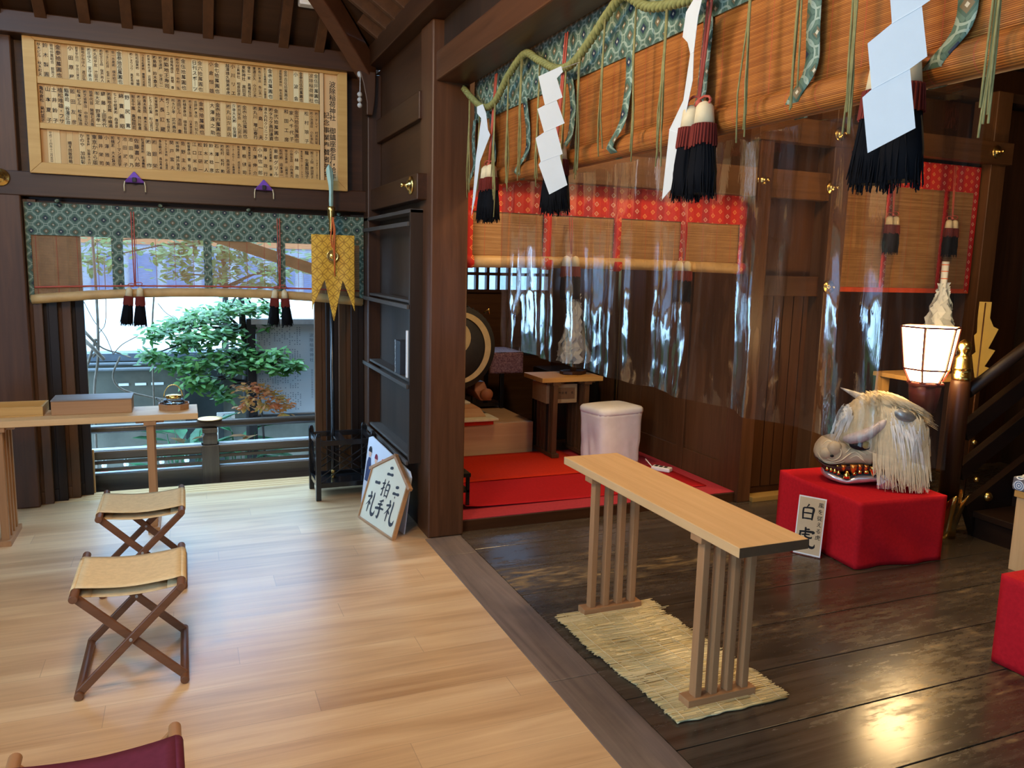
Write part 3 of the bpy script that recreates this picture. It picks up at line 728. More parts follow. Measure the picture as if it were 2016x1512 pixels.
# ---- folding stools
def stool(label, y, canvas, wd, group='folding canvas stools in a row', dx=0, skew=0):
    t = thing('folding_stool', label, 'stool', (-.222+dx,y,0), skew, group)
    w2, d2, H_ = .178, .235, .405
    for s in (-1, 1):
        b = MB(); b.tube([(s*w2,-d2,H_-.018),(s*w2,d2,H_-.018)], .0155, 16); b.build('top_pole', wd, parent=t, bevel=.002)
        b = MB(); b.tube([(s*w2,-d2,.0155),(s*w2,d2,.0155)], .0155, 16); b.build('floor_pole', wd, parent=t, bevel=.002)
    for yo in (-.205, .205):
        for s in (-1, 1):
            yy = yo + s*.009*(1 if yo < 0 else -1)
            b = MB(); b.bar((s*w2,yy,.022), (-s*w2,yy,H_-.024), .016, .030); b.build('leg', W['stoolx'] if wd is not W['legy'] else W['legx'], parent=t, bevel=.003)
    for yo in (-.205, .205):
        b = MB(); b.lathe([(.006,-.022),(.006,.022)], (0,yo,H_/2), 10, Matrix.Rotation(PI/2,3,'X')); b.build('pivot_bolt', W['steelgrey'], parent=t)
    b = MB()
    def sheet(u, v):
        x = lerp(-w2, w2, u); sag = -.016*(1-(2*u-1)**2)
        return (x, lerp(-.165,.165,v), H_-.001+sag + .002*nz(u*3, v*3))
    b.grid(sheet, 14, 10)
    for s in (-1, 1):                       # wrap round the pole and the hem below
        b.grid(lambda u, v, s=s: (s*(w2+.0178*math.sin(PI*u)), lerp(-.165,.165,v), H_-.018+.0175*math.cos(PI*u)), 6, 6)
        b.grid(lambda u, v, s=s: (s*lerp(w2, w2-.05, u), lerp(-.165,.165,v), H_-.0355-.006*u), 2, 4)
    b.grid(lambda u, v: (lerp(-w2+.05,w2-.05,u), lerp(-.165,.165,v), H_-.0415-.010*(1-(2*u-1)**2)), 6, 4)
    b.build('seat', canvas, parent=t, solid=.0022)
    return t
stool('cream canvas folding stool nearest the garden opening, behind the other cream one', 4.215, W['skincanvas'], W['stooly'])
stool('cream canvas folding stool in the middle, between the maroon stool and the far one', 3.278, W['skincanvas'], W['stooly'])
stool('maroon canvas folding stool with light wood poles, nearest the camera', 1.850, W['purplecanvas'], W['legy'], dx=-.008, skew=.03)

# ---- halberd, banner, black stand
hx, hy = .930, 5.45
st = thing('halberd_stand', 'black lacquered square lattice stand holding the halberd pole', 'stand', (.982,5.41,0))
sx, sy_, sh = .185, .155, .46
for xx in (-sx, sx):
    for yy in (-sy_, sy_):
        b = MB(); b.box((xx-.017,yy-.017,0), (xx+.017,yy+.017,sh-.02)); b.loft([[(xx-.017,yy-.017,sh-.02),(xx+.017,yy-.017,sh-.02),(xx+.017,yy+.017,sh-.02),(xx-.017,yy+.017,sh-.02)],[(xx-.010,yy-.010,sh),(xx+.010,yy-.010,sh),(xx+.010,yy+.010,sh),(xx-.010,yy+.010,sh)]], smooth=False)
        b.build('post', W['black'], parent=st, bevel=.002)
for z0, z1 in ((.375,.41),(.085,.12)):
    for s in (-1, 1):
        b = MB(); b.box((-sx,s*sy_-.010,z0), (sx,s*sy_+.010,z1)); b.build('rail', W['black'], parent=st, bevel=.002)
        b = MB(); b.box((s*sx-.010,-sy_,z0), (s*sx+.010,sy_,z1)); b.build('rail', W['black'], parent=st, bevel=.002)
for s in (-1, 1):
    b = MB()
    for dz in (-.022, .022):
        b.bar((-sx,s*sy_,.13+dz), (sx,s*sy_,.37+dz), .006, .006); b.bar((-sx,s*sy_+.004,.37+dz), (sx,s*sy_+.004,.13+dz), .006, .006)
    b.build('lattice', W['black'], parent=st)
    b = MB()
    for dz in (-.022, .022):
        b.bar((s*sx,-sy_,.13+dz), (s*sx,sy_,.37+dz), .006, .006); b.bar((s*sx+.004,-sy_,.37+dz), (s*sx+.004,sy_,.13+dz), .006, .006)
    b.build('lattice', W['black'], parent=st)
b = MB(); b.box((-sx,-sy_,.088), (sx,sy_,.098)); b.build('base_board', W['black'], parent=st)
b = MB(); b.box((-.055,-sy_,.392), (.005,sy_,.405)); b.build('cross_board', W['black'], parent=st)
hb = thing('halberd', 'tall black pole tipped by a verdigris blade with brass collar', 'halberd', (hx,hy,.0985))
b = MB(); b.lathe([(.013,0),(.0132,.06),(.0132,1.78)], (0,0,0), 14); b.build('pole', W['black'], parent=hb)
b = MB(); b.lathe([(.0134,.0),(.0150,.002),(.0150,.055),(.0134,.058)], (0,0,.0), 14); b.build('butt_cap', W['gold'], parent=hb)
b = MB(); b.lathe([(.0135,1.70),(.016,1.71),(.016,1.78),(.021,1.79),(.021,1.80),(.024,1.815),(.026,1.835),(.026,1.855),(.022,1.86),(.014,1.865)], (0,0,0), 18); b.build('collar', W['gold'], parent=hb)
b = MB(); R = []
for z, wd, x in ((1.86,.013,0),(1.90,.014,0),(1.95,.013,.001),(2.00,.016,0),(2.05,.021,-.004),(2.085,.023,-.008),(2.115,.016,-.011),(2.135,.002,-.012)):
    R.append([(x-wd,0,z),(x,-.007 if wd > .004 else -.001,z),(x+wd,0,z),(x,.007 if wd > .004 else .001,z)])
b.loft(R, smooth=False); b.build('blade', W['patina'], parent=hb)
bn = thing('banner', 'gold patterned three-pointed cloth banner hanging on the halberd pole', 'banner', (hx+.006,hy-.03,1.19))
def banner_pt(u, v):
    x = lerp(-.143,.143,u); zt = 1.775
    # three points: deep centre, shallower sides
    if u < .30: zb = lerp(1.29, 1.475, (u/.30)) if u > .02 else 1.275
    elif u > .72: zb = lerp(1.475, 1.265, (u-.72)/.28)
    else: zb = 1.19 + .285*abs((u-.51)/.21)
    z = lerp(zt, zb, v)
    return (x-.006*0, -.012*math.sin(u*9)*(.3+.7*v)*.6, z-1.19)
b = MB(); b.grid(banner_pt, 60, 26); b.build('cloth', W['shippo'], parent=bn, solid=.002)
b = MB(); M90 = Matrix.Rotation(PI/2, 3, 'X')
R = [(.034+.0042*math.cos(2*PI*k/8), .0042*math.sin(2*PI*k/8)) for k in range(9)]
b.lathe([(.0335,0),(.038,.002),(.0405,.006),(.038,.010),(.0335,.008),(.031,.005)], (-.008,-.020,.445), 28, M90)
b.build('ring', W['gold'], parent=bn)
b = MB(); b.lathe([(.030,0),(.030,.003),(.020,.006),(.010,.010),(.002,.011)], (-.008,-.018,.445), 24, M90); b.build('mirror_disc', W['goldbright'], parent=bn)
for k, P in enumerate(([(-.004,-.014,.70),(-.012,-.022,.64),(-.020,-.022,.56),(-.010,-.024,.50)], [(-.004,-.014,.70),(.010,-.022,.62),(.006,-.024,.52),(.004,-.034,.42),(.006,-.030,.31)], [(0,-.014,.70),(.002,-.024,.60),(-.006,-.026,.54),(.002,-.034,.43),(.004,-.032,.325)])):
    b = MB(); b.tube(P, .0042, 7); b.build('cord', W['orange'], parent=bn)

# ---- wall shelf with boxes
sh_ = thing('wall_shelf', 'narrow dark wooden wall shelf with greyed shelves beside the pillar', 'shelf', (1.245,5.09,.40))
def Ls(x, y, z): return (x-1.245, y-5.09, z-.40)
SY0, SY1 = 4.455, 5.70
for y0, y1 in ((SY0,SY0+.03),(SY1-.02,SY1)):
    b = MB(); b.box(Ls(1.205,y0,.42), Ls(1.292,y1,1.905)); b.build('side_panel', W['shelfdark'], parent=sh_, bevel=.002)
b = MB(); b.box(Ls(1.286,SY0+.03,.42), Ls(1.292,SY1-.02,1.88)); b.build('back_panel', W['shelfdark'], parent=sh_)
b = MB(); b.box(Ls(1.20,SY0,1.885), Ls(1.292,SY1,1.907)); b.build('top_board', W['greyed'], parent=sh_, bevel=.002)
for z in (1.845,1.372,.905,.445):
    if z < 1.8:
        b = MB(); b.box(Ls(1.212,SY0+.031,z), Ls(1.286,SY1-.021,z+.016)); b.build('shelf_board', W['greyed'], parent=sh_, bevel=.001)
    b = MB(); b.box(Ls(1.188,SY0+.005,z-.035), Ls(1.203,SY1,z-.010)); b.build('front_lip', W['greyed'], parent=sh_, bevel=.002)
t = thing('black_box', 'small dark card box with a silvery patterned end standing on the shelf', 'box', (1.247,4.765,.9215))
b = MB(); b.box((-.035,-.06,0), (.035,.06,.205)); b.build('sleeve', plain('charcoal_card', (.030,.033,.042), .4), parent=t, bevel=.002)
m_ = Mat('silver_patterned_paper', .35, .5, .3); f = m_.noise((1,1,1), 60, 4, .7); m_.color(m_.ramp(f, [(.4, (.10,.12,.13)), (.6, (.62,.68,.72))]))
b = MB(); b.box((-.0365,.045,.0), (-.035,.0605,.205)); b.box((-.033,.0605,.0), (.033,.062,.205)); b.build('silver_end', m_.m, parent=t)
tag(MB().box((1.215,4.555,.9215), (1.283,4.580,1.205)).build('white_case', W['white'], bevel=.003), 'slim white case upright on the shelf right of the dark box', 'case')

# ---- house-shaped board and the poster behind it
# brush strokes: polylines with widths on a unit square, drawn as flat ribbons of ink
def stroke(mb, frame, pts, cu, cv, s):
    P = [Vector((cu+(x-.5)*s, cv+(y-.5)*s, w_*s*1.25)) for x, y, w_ in pts]
    L, R = [], []
    for i, p in enumerate(P):
        a = P[max(0,i-1)]; c = P[min(len(P)-1,i+1)]; d = Vector((c.x-a.x, c.y-a.y))
        if d.length < 1e-6: d = Vector((1,0))
        d.normalize(); n = Vector((-d.y, d.x))*p.z/2
        L.append(mb.v(frame(p.x+n.x, p.y+n.y))); R.append(mb.v(frame(p.x-n.x, p.y-n.y)))
    for i in range(len(P)-1): mb.face([L[i], L[i+1], R[i+1], R[i]])
def curve(pts, n=6):
    """Catmull-Rom through (x,y,w) so that strokes bend like a brush"""
    P = [Vector(p) for p in pts]; P = [2*P[0]-P[1]] + P + [2*P[-1]-P[-2]]; out = []
    for i in range(1, len(P)-2):
        a, b_, c, d = P[i-1:i+3]
        for k in range(n):
            t = k/n; q = .5*((2*b_) + (c-a)*t + (2*a-5*b_+4*c-d)*t*t + (3*b_-a-3*c+d)*t**3); q.z = max(q.z, .004); out.append(tuple(q))
    out.append(tuple(P[-2])); return out
BR = {
 '一': [[(.12,.47,.10),(.25,.50,.17),(.6,.53,.15),(.85,.56,.19),(.90,.50,.05)]],
 '二': [[(.28,.72,.10),(.42,.76,.16),(.66,.79,.17),(.72,.74,.05)], [(.06,.22,.10),(.22,.28,.16),(.6,.31,.13),(.92,.34,.18),(.97,.27,.05)]],
 '礼': [[(.25,.95,.05),(.30,.88,.10),(.31,.80,.05)], [(.05,.68,.06),(.22,.72,.08),(.40,.76,.08),(.30,.60,.06),(.15,.42,.04),(.02,.30,.015)], [(.27,.58,.06),(.26,.35,.08),(.25,.05,.05)], [(.30,.50,.06),(.40,.42,.08),(.42,.38,.03)],
        [(.58,.96,.06),(.60,.80,.09),(.58,.45,.08),(.60,.18,.10),(.74,.06,.13),(.90,.10,.10),(.97,.28,.02)]],
 '拍': [[(.04,.70,.06),(.20,.74,.08),(.40,.78,.06)], [(.25,.98,.06),(.25,.7,.09),(.24,.30,.08),(.22,.10,.09),(.12,.14,.02)], [(.02,.38,.06),(.2,.46,.08),(.42,.58,.02)],
        [(.68,.98,.08),(.62,.85,.06),(.56,.78,.03)], [(.55,.74,.07),(.54,.45,.08),(.56,.08,.06)], [(.55,.73,.06),(.75,.78,.08),(.90,.74,.10),(.88,.40,.08),(.86,.08,.07)], [(.56,.45,.05),(.72,.47,.06),(.86,.48,.05)], [(.56,.16,.05),(.72,.17,.06),(.86,.18,.06)]],
 '手': [[(.74,.96,.09),(.55,.88,.07),(.34,.82,.03)], [(.26,.66,.07),(.5,.70,.09),(.74,.74,.06)], [(.06,.42,.08),(.3,.47,.11),(.6,.52,.09),(.94,.55,.07)], [(.54,.88,.06),(.52,.6,.10),(.56,.3,.12),(.50,.06,.12),(.34,.10,.03)]],
 '白': [[(.52,1.0,.09),(.46,.90,.06),(.38,.80,.03)], [(.20,.74,.08),(.19,.45,.09),(.22,.02,.08)], [(.20,.73,.07),(.55,.78,.09),(.80,.74,.12),(.78,.40,.10),(.76,.03,.08)], [(.22,.42,.06),(.5,.44,.08),(.76,.45,.06)], [(.22,.08,.06),(.5,.10,.08),(.76,.11,.07)]],
 '虎': [[(.46,1.0,.06),(.47,.90,.08),(.46,.78,.05)], [(.47,.88,.05),(.62,.91,.07),(.68,.90,.03)], [(.18,.74,.07),(.5,.78,.08),(.86,.80,.10),(.80,.70,.03)], [(.24,.76,.07),(.20,.45,.09),(.12,.20,.06),(.02,.06,.02)], [(.30,.60,.05),(.5,.64,.07),(.70,.66,.05)], [(.48,.74,.06),(.46,.58,.07),(.56,.50,.08),(.76,.50,.07),(.80,.58,.02)],
        [(.44,.42,.07),(.42,.25,.06),(.28,.05,.03)], [(.44,.42,.05),(.62,.45,.08),(.66,.30,.07),(.68,.10,.09),(.82,.03,.11),(.94,.08,.08),(.97,.22,.02)]],
}
def brush(mb, ch, frame, cu, cv, s):
    for st_ in BR[ch]: stroke(mb, frame, curve(st_), cu, cv, s)
def plaque_frame(origin, right, up):
    o, r, u = Vector(origin), Vector(right).normalized(), Vector(up).normalized(); n = r.cross(u)
    return lambda a, b_, d=0.: tuple(o + r*a + u*b_ + n*d)
em = thing('worship_board', 'house-shaped wooden board with brush written bowing instructions leaning by the pillar', 'sign', (1.035,4.58,0), 0)
E0 = Vector((-.050,.245,.0)); E1 = Vector((.050,-.245,.0))          # bottom corners on the floor
er = (E1-E0); ew = er.length; er.normalize(); tilt = Vector((.30,.06,1)).normalized()
eu = (tilt - er*tilt.dot(er)).normalized()
EF = plaque_frame(E0, er, eu)
n_out = er.cross(eu)
sgn = -1 if n_out.x > 0 else 1                                       # face towards -x
EFd = lambda a, b_, d: EF(a, b_, d*sgn)
hw, hs, hp = ew, .325, .455
b = MB(); b.prism([(.01,.01),(hw-.01,.01),(hw-.01,hs-.005),(hw/2,hp-.01),(.01,hs-.005)], lambda u, v, d: EFd(u, v, d), -.006, .006)
b.build('face_panel', plain('cream_painted_board', (.62,.60,.47), .6, .2, 0, .04, 4), parent=em)
fm = W['legx']
def fbar(a, c, w_=.018, ext=0.):
    m = MB(); a, c = Vector(a), Vector(c); d = (c-a).normalized(); n = Vector((-d.y, d.x)); a = a-d*ext; c = c+d*ext
    m.prism([tuple(a-n*w_/2), tuple(c-n*w_/2), tuple(c+n*w_/2), tuple(a+n*w_/2)], lambda u, v, d_: EFd(u, v, d_), -.012, .014)
    m.build('frame_bar', fm, parent=em, bevel=.002)
fbar((0,.004),(hw,.004), .012); fbar((.004,0),(.004,hs), .012); fbar((hw-.004,0),(hw-.004,hs), .012)
fbar((-.02,hs-.008),(hw/2,hp), .020, .012); fbar((hw/2,hp),(hw+.02,hs-.008), .020, .012)
ink = MB(); FI = lambda a, b_: EFd(a, b_, .0075)
lay = [('一',.125,.255,.085),('礼',.118,.125,.145), ('二',.255,.355,.085),('拍',.245,.245,.115),('手',.235,.120,.125), ('二',.385,.265,.085),('礼',.38,.135,.145)]
for ch, a, b_, s_ in lay: brush(ink, ch, FI, a, b_, s_)
stroke(ink, FI, curve([(.45,.98,.05),(.52,.9,.1),(.55,.8,.05)]), .385, .20, .07)
ink.build('lettering', W['inkgrey'], parent=em)
# poster: white panel with two shrine visitors and red lettering, leaning behind
po = thing('poster_panel', 'white poster panel with small figures leaning behind the house-shaped board', 'poster', (1.165,4.80,0))
P0 = Vector((-.105,.33,.0)); P1 = Vector((.005,-.38,0)); pr_ = (P1-P0); pw_ = pr_.length; pr_.normalize(); tl = Vector((.13,.02,1)); pu = (tl-pr_*tl.dot(pr_)).normalized()
PF0 = plaque_frame(P0, pr_, pu); sg2 = -1 if pr_.cross(pu).x > 0 else 1
PF = lambda a, b_, d=0.: PF0(a, b_, d*sg2)
ph = .415
b = MB(); b.prism([(0,0),(pw_-.0,0),(pw_,ph-.07),(pw_-.03,ph-.04),(.06,ph+.05),(0,ph+.03)], lambda u, v, d: PF(u, v, d), -.004, .003); b.build('panel', plain('glossy_white_poster', (.62,.68,.78), .3, .4, 0, .05, 3), parent=po)
def fig(x, zf, robe, hair, s_=1.):
    b = MB()
    b.mat(robe); b.face([b.v(PF(x+u*s_, zf+v*s_, .0045)) for u, v in ((-.035,0),(.035,0),(.028,.10),(.015,.13),(-.015,.13),(-.028,.10))])
    b.mat(skin_p); b.face([b.v(PF(x+.02*s_*math.cos(k*PI/5), zf+(.155+.024*math.sin(k*PI/5))*s_, .0047)) for k in range(10)])
    b.mat(hair); b.face([b.v(PF(x+.024*s_*math.cos(PI*k/8), zf+(.160+.030*math.sin(PI*k/8))*s_, .005)) for k in range(9)])
    return b.build('printed_figure', parent=po)
skin_p = plain('printed_skin', (.65,.42,.32), .4); hair_p = plain('printed_black', (.02,.02,.025), .4)
fig(.06, .16, plain('printed_navy', (.05,.07,.16), .4), hair_p, 1.25); fig(.17, .15, plain('printed_pink', (.60,.16,.22), .4), plain('printed_wine', (.20,.02,.04), .4), 1.15)
b = MB(); FR = lambda a, b_: PF(a, b_, .005)
brush(b, '二', FR, .30, .27, .09); brush(b, '手', FR, .27, .33, .06)
b.build('red_lettering', plain('printed_red', (.75,.03,.03), .4), parent=po)
b = MB()
for k in range(4): b.face([b.v(PF(.50+.018*k, .10, .005)), b.v(PF(.516+.018*k, .10, .005)), b.v(PF(.508+.018*k+.004, .20-.01*k, .005))])
b.build('printed_spikes', hair_p, parent=po)
# white beads by the corner bracket, small white sensor under the roof
t = thing('bracket_ornament', 'carved dark bracket with a hanging string of white beads at the corner', 'ornament', (1.19,5.552,2.58))
b = MB(); b.prism([(-.012,0),(.03,.0),(.045,.10),(.05,.22),(.05,.28),(-.06,.28),(-.035,.2),(-.012,.08)], lambda u, v, d: (u, d, v), -.07, -.002); b.build('bracket', W['darkz'], parent=t, bevel=.006)
b = MB()
for k, z in enumerate((.06,.095,.13)): b.sphere((-.055,-.05,z), .017, 10, 7)
b.sphere((-.05,-.045,.26), .022, 10, 7); b.tube([(-.055,-.05,.05),(-.05,-.045,.26)], .003, 5); b.build('bead_string', plain('aged_white_bead', (.42,.40,.36), .5), parent=t)
t = thing('ceiling_sensor', 'small white box fixed under the rafters above the donor board', 'sensor', (.772,5.30,3.16))
b = MB(); b.box((-.055,-.04,0), (.055,.04,.10)); b.build('housing', W['white'], parent=t, bevel=.008)
b = MB(); b.box((-.02,-.02,.10), (.02,.02,.16)); b.build('bracket_arm', W['white'], parent=t)
# ================================================================== inner hall (dark boards)
# ---- straw mat and slatted table
mt = thing('straw_mat', 'wavy woven straw mat under the slatted table on the dark boards', 'mat', (1.80,2.635,.001))
def mat_z(x, y): return .006 + .006*max(0, nz(x*4+3, y*3.1)) + .010*max(0., math.sin((y+.1)*5.2))*(1 if abs(x) > .15 else .55)
def mat_edge(v, s): return s*(.248 + .012*nz(v*9, s*7) + .006*nz(v*40, s)) + .025*math.sin(v*5.0+1)
b = MB()
b.grid(lambda u, v: (lerp(mat_edge(v,-1), mat_edge(v,1), u), lerp(-.47,.465,v)+.010*nz(u*8,v*3), mat_z(lerp(-.25,.25,u), lerp(-.47,.47,v))), 30, 80)
b.build('woven_sheet', W['strawmat'], parent=mt, solid=.006)
sd = wood('dry_straw', (.42,.31,.12), (.82,.70,.40), 'x', rough=.7)
b = MB()
for i in range(900):
    v = rnd.random(); s = rnd.choice((-1,1,0,0)); y = lerp(-.47,.465,v)
    if s: x0 = mat_edge(v,s)-s*rnd.uniform(.02,.15); x1 = mat_edge(v,s)+s*rnd.uniform(.0,.016)
    else: x0 = rnd.uniform(-.24,.1); x1 = x0 + rnd.uniform(.08,.2)
    z = mat_z((x0+x1)/2, y)+.0045
    b.bar((x0,y,mat_z(x0,y)+.0045), (x1,y+rnd.uniform(-.006,.006),mat_z(x1,y)+.0045+rnd.uniform(0,.002)), .0030, .0022)
b.build('loose_straw', sd, parent=mt)
b = MB()
for k in range(6):
    x = lerp(-.215,.215,k/5)
    b.tube([(x+.025*math.sin(j/30*5+1)*1 + .004*nz(j*.9,k), lerp(-.465,.46,j/30), mat_z(x, lerp(-.47,.46,j/30))+.0065) for j in range(31)], .0013, 5)
b.build('stitch_thread', W['tascream'], parent=mt)
slat_table('offering_table', 'long pale wooden table with slatted legs standing on the straw mat', (1.81,2.665,.010), 1.31, .292, .69, .245, rz=PI/2, end_m=plain('shaded_end_grain', (.085,.048,.022), .7))

# ---- green bordered blind along the beam
gb = thing('bamboo_blind', 'long amber bamboo blind with green brocade border hanging along the beam', 'blind', (1.53,1.2,2.02))
def Lg(x, y, z): return (x-1.53, y-1.2, z-2.02)
GY0, GY1 = -1.8, 4.29
def sagz(y): return -.012*math.sin(max(0,min(1,(4.3-y)/3.2))*PI) - .014*sm((2.2-y)/1.5)
b = MB(); b.grid(lambda u, v: Lg(1.530+.004*nz(u*30,v*2), lerp(GY0,GY1,u), lerp(2.60,2.085+sagz(lerp(GY0,GY1,u)),v)), 90, 10); b.build('slat_panel', W['sudareY'], parent=gb, solid=.003)
b = MB()
def scroll(y, r): return [(1.535+r*math.cos(a), y, 2.062+sagz(y)+r*math.sin(a)) for a in [2*PI*k/16 for k in range(16)]]
b.loft([[Lg(*p) for p in scroll(lerp(GY0,GY1+.09,k/50), .041)] for k in range(51)]); b.build('rolled_bottom', W['sudareY'], parent=gb)
b = MB(); b.grid(lambda u, v: Lg(1.522+.003*nz(u*30,v*2+5), lerp(GY0,GY1,u), lerp(2.60,2.372+.5*sagz(lerp(GY0,GY1,u)),v)), 80, 4); b.build('valance', W['brocadeYZ'], parent=gb, solid=.003)
for i, y in enumerate((4.255,3.98,3.54,3.085,2.625,2.155,1.685,1.262,.80)):
    hwd = .024
    def sp(u, v, y=y, i=i):
        z = lerp(2.39, 2.02, v); cv = .018*math.sin(v*PI)*(1 if i % 2 else .6) - .055*sm((v-.72)/.28)
        return Lg(1.512 - .010*math.sin(v*5+i) - .028*sm((v-.6)/.3) + .05*sm((v-.9)/.1), y + lerp(-hwd,hwd,u) - cv, z+sagz(y))
    b = MB(); b.grid(sp, 3, 22); b.build('brocade_strip', W['brocadeYZ'], parent=gb, solid=.002)
hang = ((3.87,2.50,'pair of cream, red and black tassels hanging next to the main pillar'), (3.075,2.46,'pair of cream, red and black tassels behind the long zigzag paper'), (2.085,2.42,'large pair of cream, red and black tassels at the middle of the green bordered blind'), (1.36,2.36,'large pair of black tassels behind the zigzag paper nearest the camera'))
for i, (y, ztop, lab) in enumerate(hang):
    zz = (2.105,2.105,2.100,2.075)[i]
    t = thing('tassel', lab, 'tassel', (1.455,y,zz), PI/2, 'tassels of the green bordered blind')
    cord_pair(t, 2.55-zz, .0042, .010, depth=-.03); bow_knot(t, .0, 1.25)
    for s in (-1, 1): tassel_head(t, s*.033, .285, .033, (s*.03,0), 1.1, 130, 40+i*2+s)

# ---- straw rope with fringes
rp = thing('straw_rope', 'twisted green gold rope swagged along the beam with hanging straw fringes', 'rope', (1.46,2.6,1.9))
RP = [(4.285,2.555),(4.17,2.49),(3.98,2.405),(3.81,2.40),(3.63,2.49),(3.441,2.545),(3.298,2.49),(3.10,2.41),(2.95,2.40),(2.80,2.455),(2.66,2.52),(2.56,2.54),(2.40,2.46),(2.19,2.42),(2.05,2.42),(1.85,2.49),(1.70,2.54),(1.5,2.44),(1.28,2.42),(1.05,2.50),(.85,2.55)]
pts = [q[:2] for q in curve([(a, c, .01) for a, c in RP], 8)]
r0, dense = .0165, []
for (y0,z0),(y1,z1) in zip(pts, pts[1:]):
    for k in range(3): dense.append((lerp(y0,y1,k/3), lerp(z0,z1,k/3)))
acc = 0; b = MB(); phase = []
for i, (y, z) in enumerate(dense):
    if i: acc += math.hypot(y-dense[i-1][0], z-dense[i-1][1])
    phase.append(acc*2*PI/.075)
for s in range(3):
    P = []
    for i, (y, z) in enumerate(dense):
        a = phase[i] + 2*PI*s/3
        j = min(i+1, len(dense)-1); k = max(i-1, 0); ty, tz = dense[j][0]-dense[k][0], dense[j][1]-dense[k][1]; q = math.hypot(ty, tz) or 1
        ny, nz_ = -tz/q, ty/q
        rr0 = r0*.52
        P.append((1.455-1.46+rr0*math.cos(a), y-2.6+ny*rr0*math.sin(a), z-1.9+nz_*rr0*math.sin(a)))
    b.tube(P, .0096, 7)
b.build('twisted_cord', W['rope'], parent=rp)
FR_ = [(4.171,2.492,1.964),(4.014,2.40,1.978),(3.791,2.40,1.837),(3.617,2.482,1.973),(3.47,2.535,2.018),(3.264,2.466,1.966),(3.003,2.40,1.983),(2.885,2.42,1.974),(2.69,2.496,2.037),(2.472,2.498,1.984),(2.28,2.436,1.948),(1.866,2.48,1.982),(1.673,2.52,2.029),(1.487,2.43,1.948),(1.123,2.47,1.90)]
for i, (y, z0, z1) in enumerate(FR_):
    b = MB(); rg = random.Random(90+i)
    for k in range(5):
        dy = rg.uniform(-.004,.004); ey = rg.uniform(-.022,.022); zz = z1 + rg.uniform(-.03,.05)
        b.tube([(-.008+rg.uniform(-.004,.004), y-2.6+dy, z0-1.9), (-.012, y-2.6+dy*1.5+ey*.3, lerp(z0,zz,.4)-1.9), (-.010+rg.uniform(-.01,.01), y-2.6+ey*.7+.004*math.sin(k), lerp(z0,zz,.75)-1.9), (-.010, y-2.6+ey, zz-1.9)], .0026, 5)
    b.build('straw_fringe', W['straw'], parent=rp)

# ---- zigzag papers
foldm = plain('paper_fold_edge', (.70,.74,.74), .7)
def zigzag(label, loc, turn, outline, seams, tab=None, fold=0.):
    """outline in metres (a along the sheet, b up); sheet turned about the vertical"""
    t = thing('zigzag_paper', label, 'paper streamer', loc, turn, 'zigzag papers on the straw rope')
    b = MB()
    b.prism(outline, lambda u, v, d: (u, d + fold*u*u, v), 0, .0012)
    b.build('paper_strip', W['paper'], parent=t)
    for (a0,b0),(a1,b1) in seams:
        b = MB(); b.bar((a0,-.0006,b0), (a1,-.0006,b1), .0012, .0010); b.build('fold_line', foldm, parent=t)
    if tab:
        (a, c), L = tab; dx = L*math.cos(turn); dy = -L*math.sin(turn)
        b = MB(); b.bar((a,0,c-.01), (a+dx,dy,c+.02), .022, .0012); b.build('tie_tab', W['paper'], parent=t)
    return t
def from_px(poly, x0, y0, k, c=1.): return [((x-x0)/k/c, -(y-y0)/k) for x, y in poly]
g2 = [(1108,126),(1062,147),(1077,203),(1062,211),(1077,257),(1060,269),(1072,316),(1068,322),(1092,382),(1129,362),(1111,303),(1117,299),(1101,246),(1119,238),(1101,193),(1113,187),(1100,150),(1112,137)]
P2 = from_px(g2, 1100, 130, 505/.94)
zigzag('long white zigzag paper facing the hall, second from the main pillar', (1.425*.94,3.03*.94,1.6+.795*.94), -math.atan2(1.425,3.03), P2,
       [(P2[2],P2[15]),(P2[4],P2[13]),(P2[6],P2[11])], (P2[0],.072))
g3 = [(1392,-40),(1358,-2),(1354,40),(1364,56),(1370,80),(1362,160),(1338,205),(1330,340),(1352,318),(1362,222),(1377,130),(1376,80),(1380,20)]
P3 = from_px(g3, 1375, -25, 625, .42)
zigzag('white zigzag paper seen nearly edge on beside the large tassels', (1.425,2.085,2.41), -math.atan2(1.425,2.085)-1.13, P3, [(P3[4],P3[11]),(P3[6],P3[9])])
g4 = [(1845,-60),(1757,-20),(1767,46),(1728,78),(1742,163),(1727,177),(1745,281),(1824,238),(1805,130),(1832,110),(1815,20),(1842,2),(1850,-30)]
P4 = from_px(g4, 1800, -60, 890/.93)
zigzag('widest white zigzag paper, nearest the camera', (1.425*.93,1.30*.93,1.6+.645*.93), -math.atan2(1.425,1.30), P4, [(P4[2],P4[10]),(P4[4],P4[8])], (P4[0],.10))
g1 = [(962,212),(950,214),(950,224),(957,236),(952,300),(944,390),(941,432),(944,390),(952,345),(960,300),(965,262),(968,250),(962,236)]
P1_ = from_px([(960,212),(950,214),(950,226),(958,238),(950,305),(943,420),(949,390),(957,318),(974,272),(970,262),(966,230)], 956, 214, 378, .5)
zigzag('white zigzag paper seen edge on next to the main pillar', (1.425,3.93,2.40), -math.atan2(1.425,3.93)-1.0, P1_, [(P1_[3],P1_[9])])

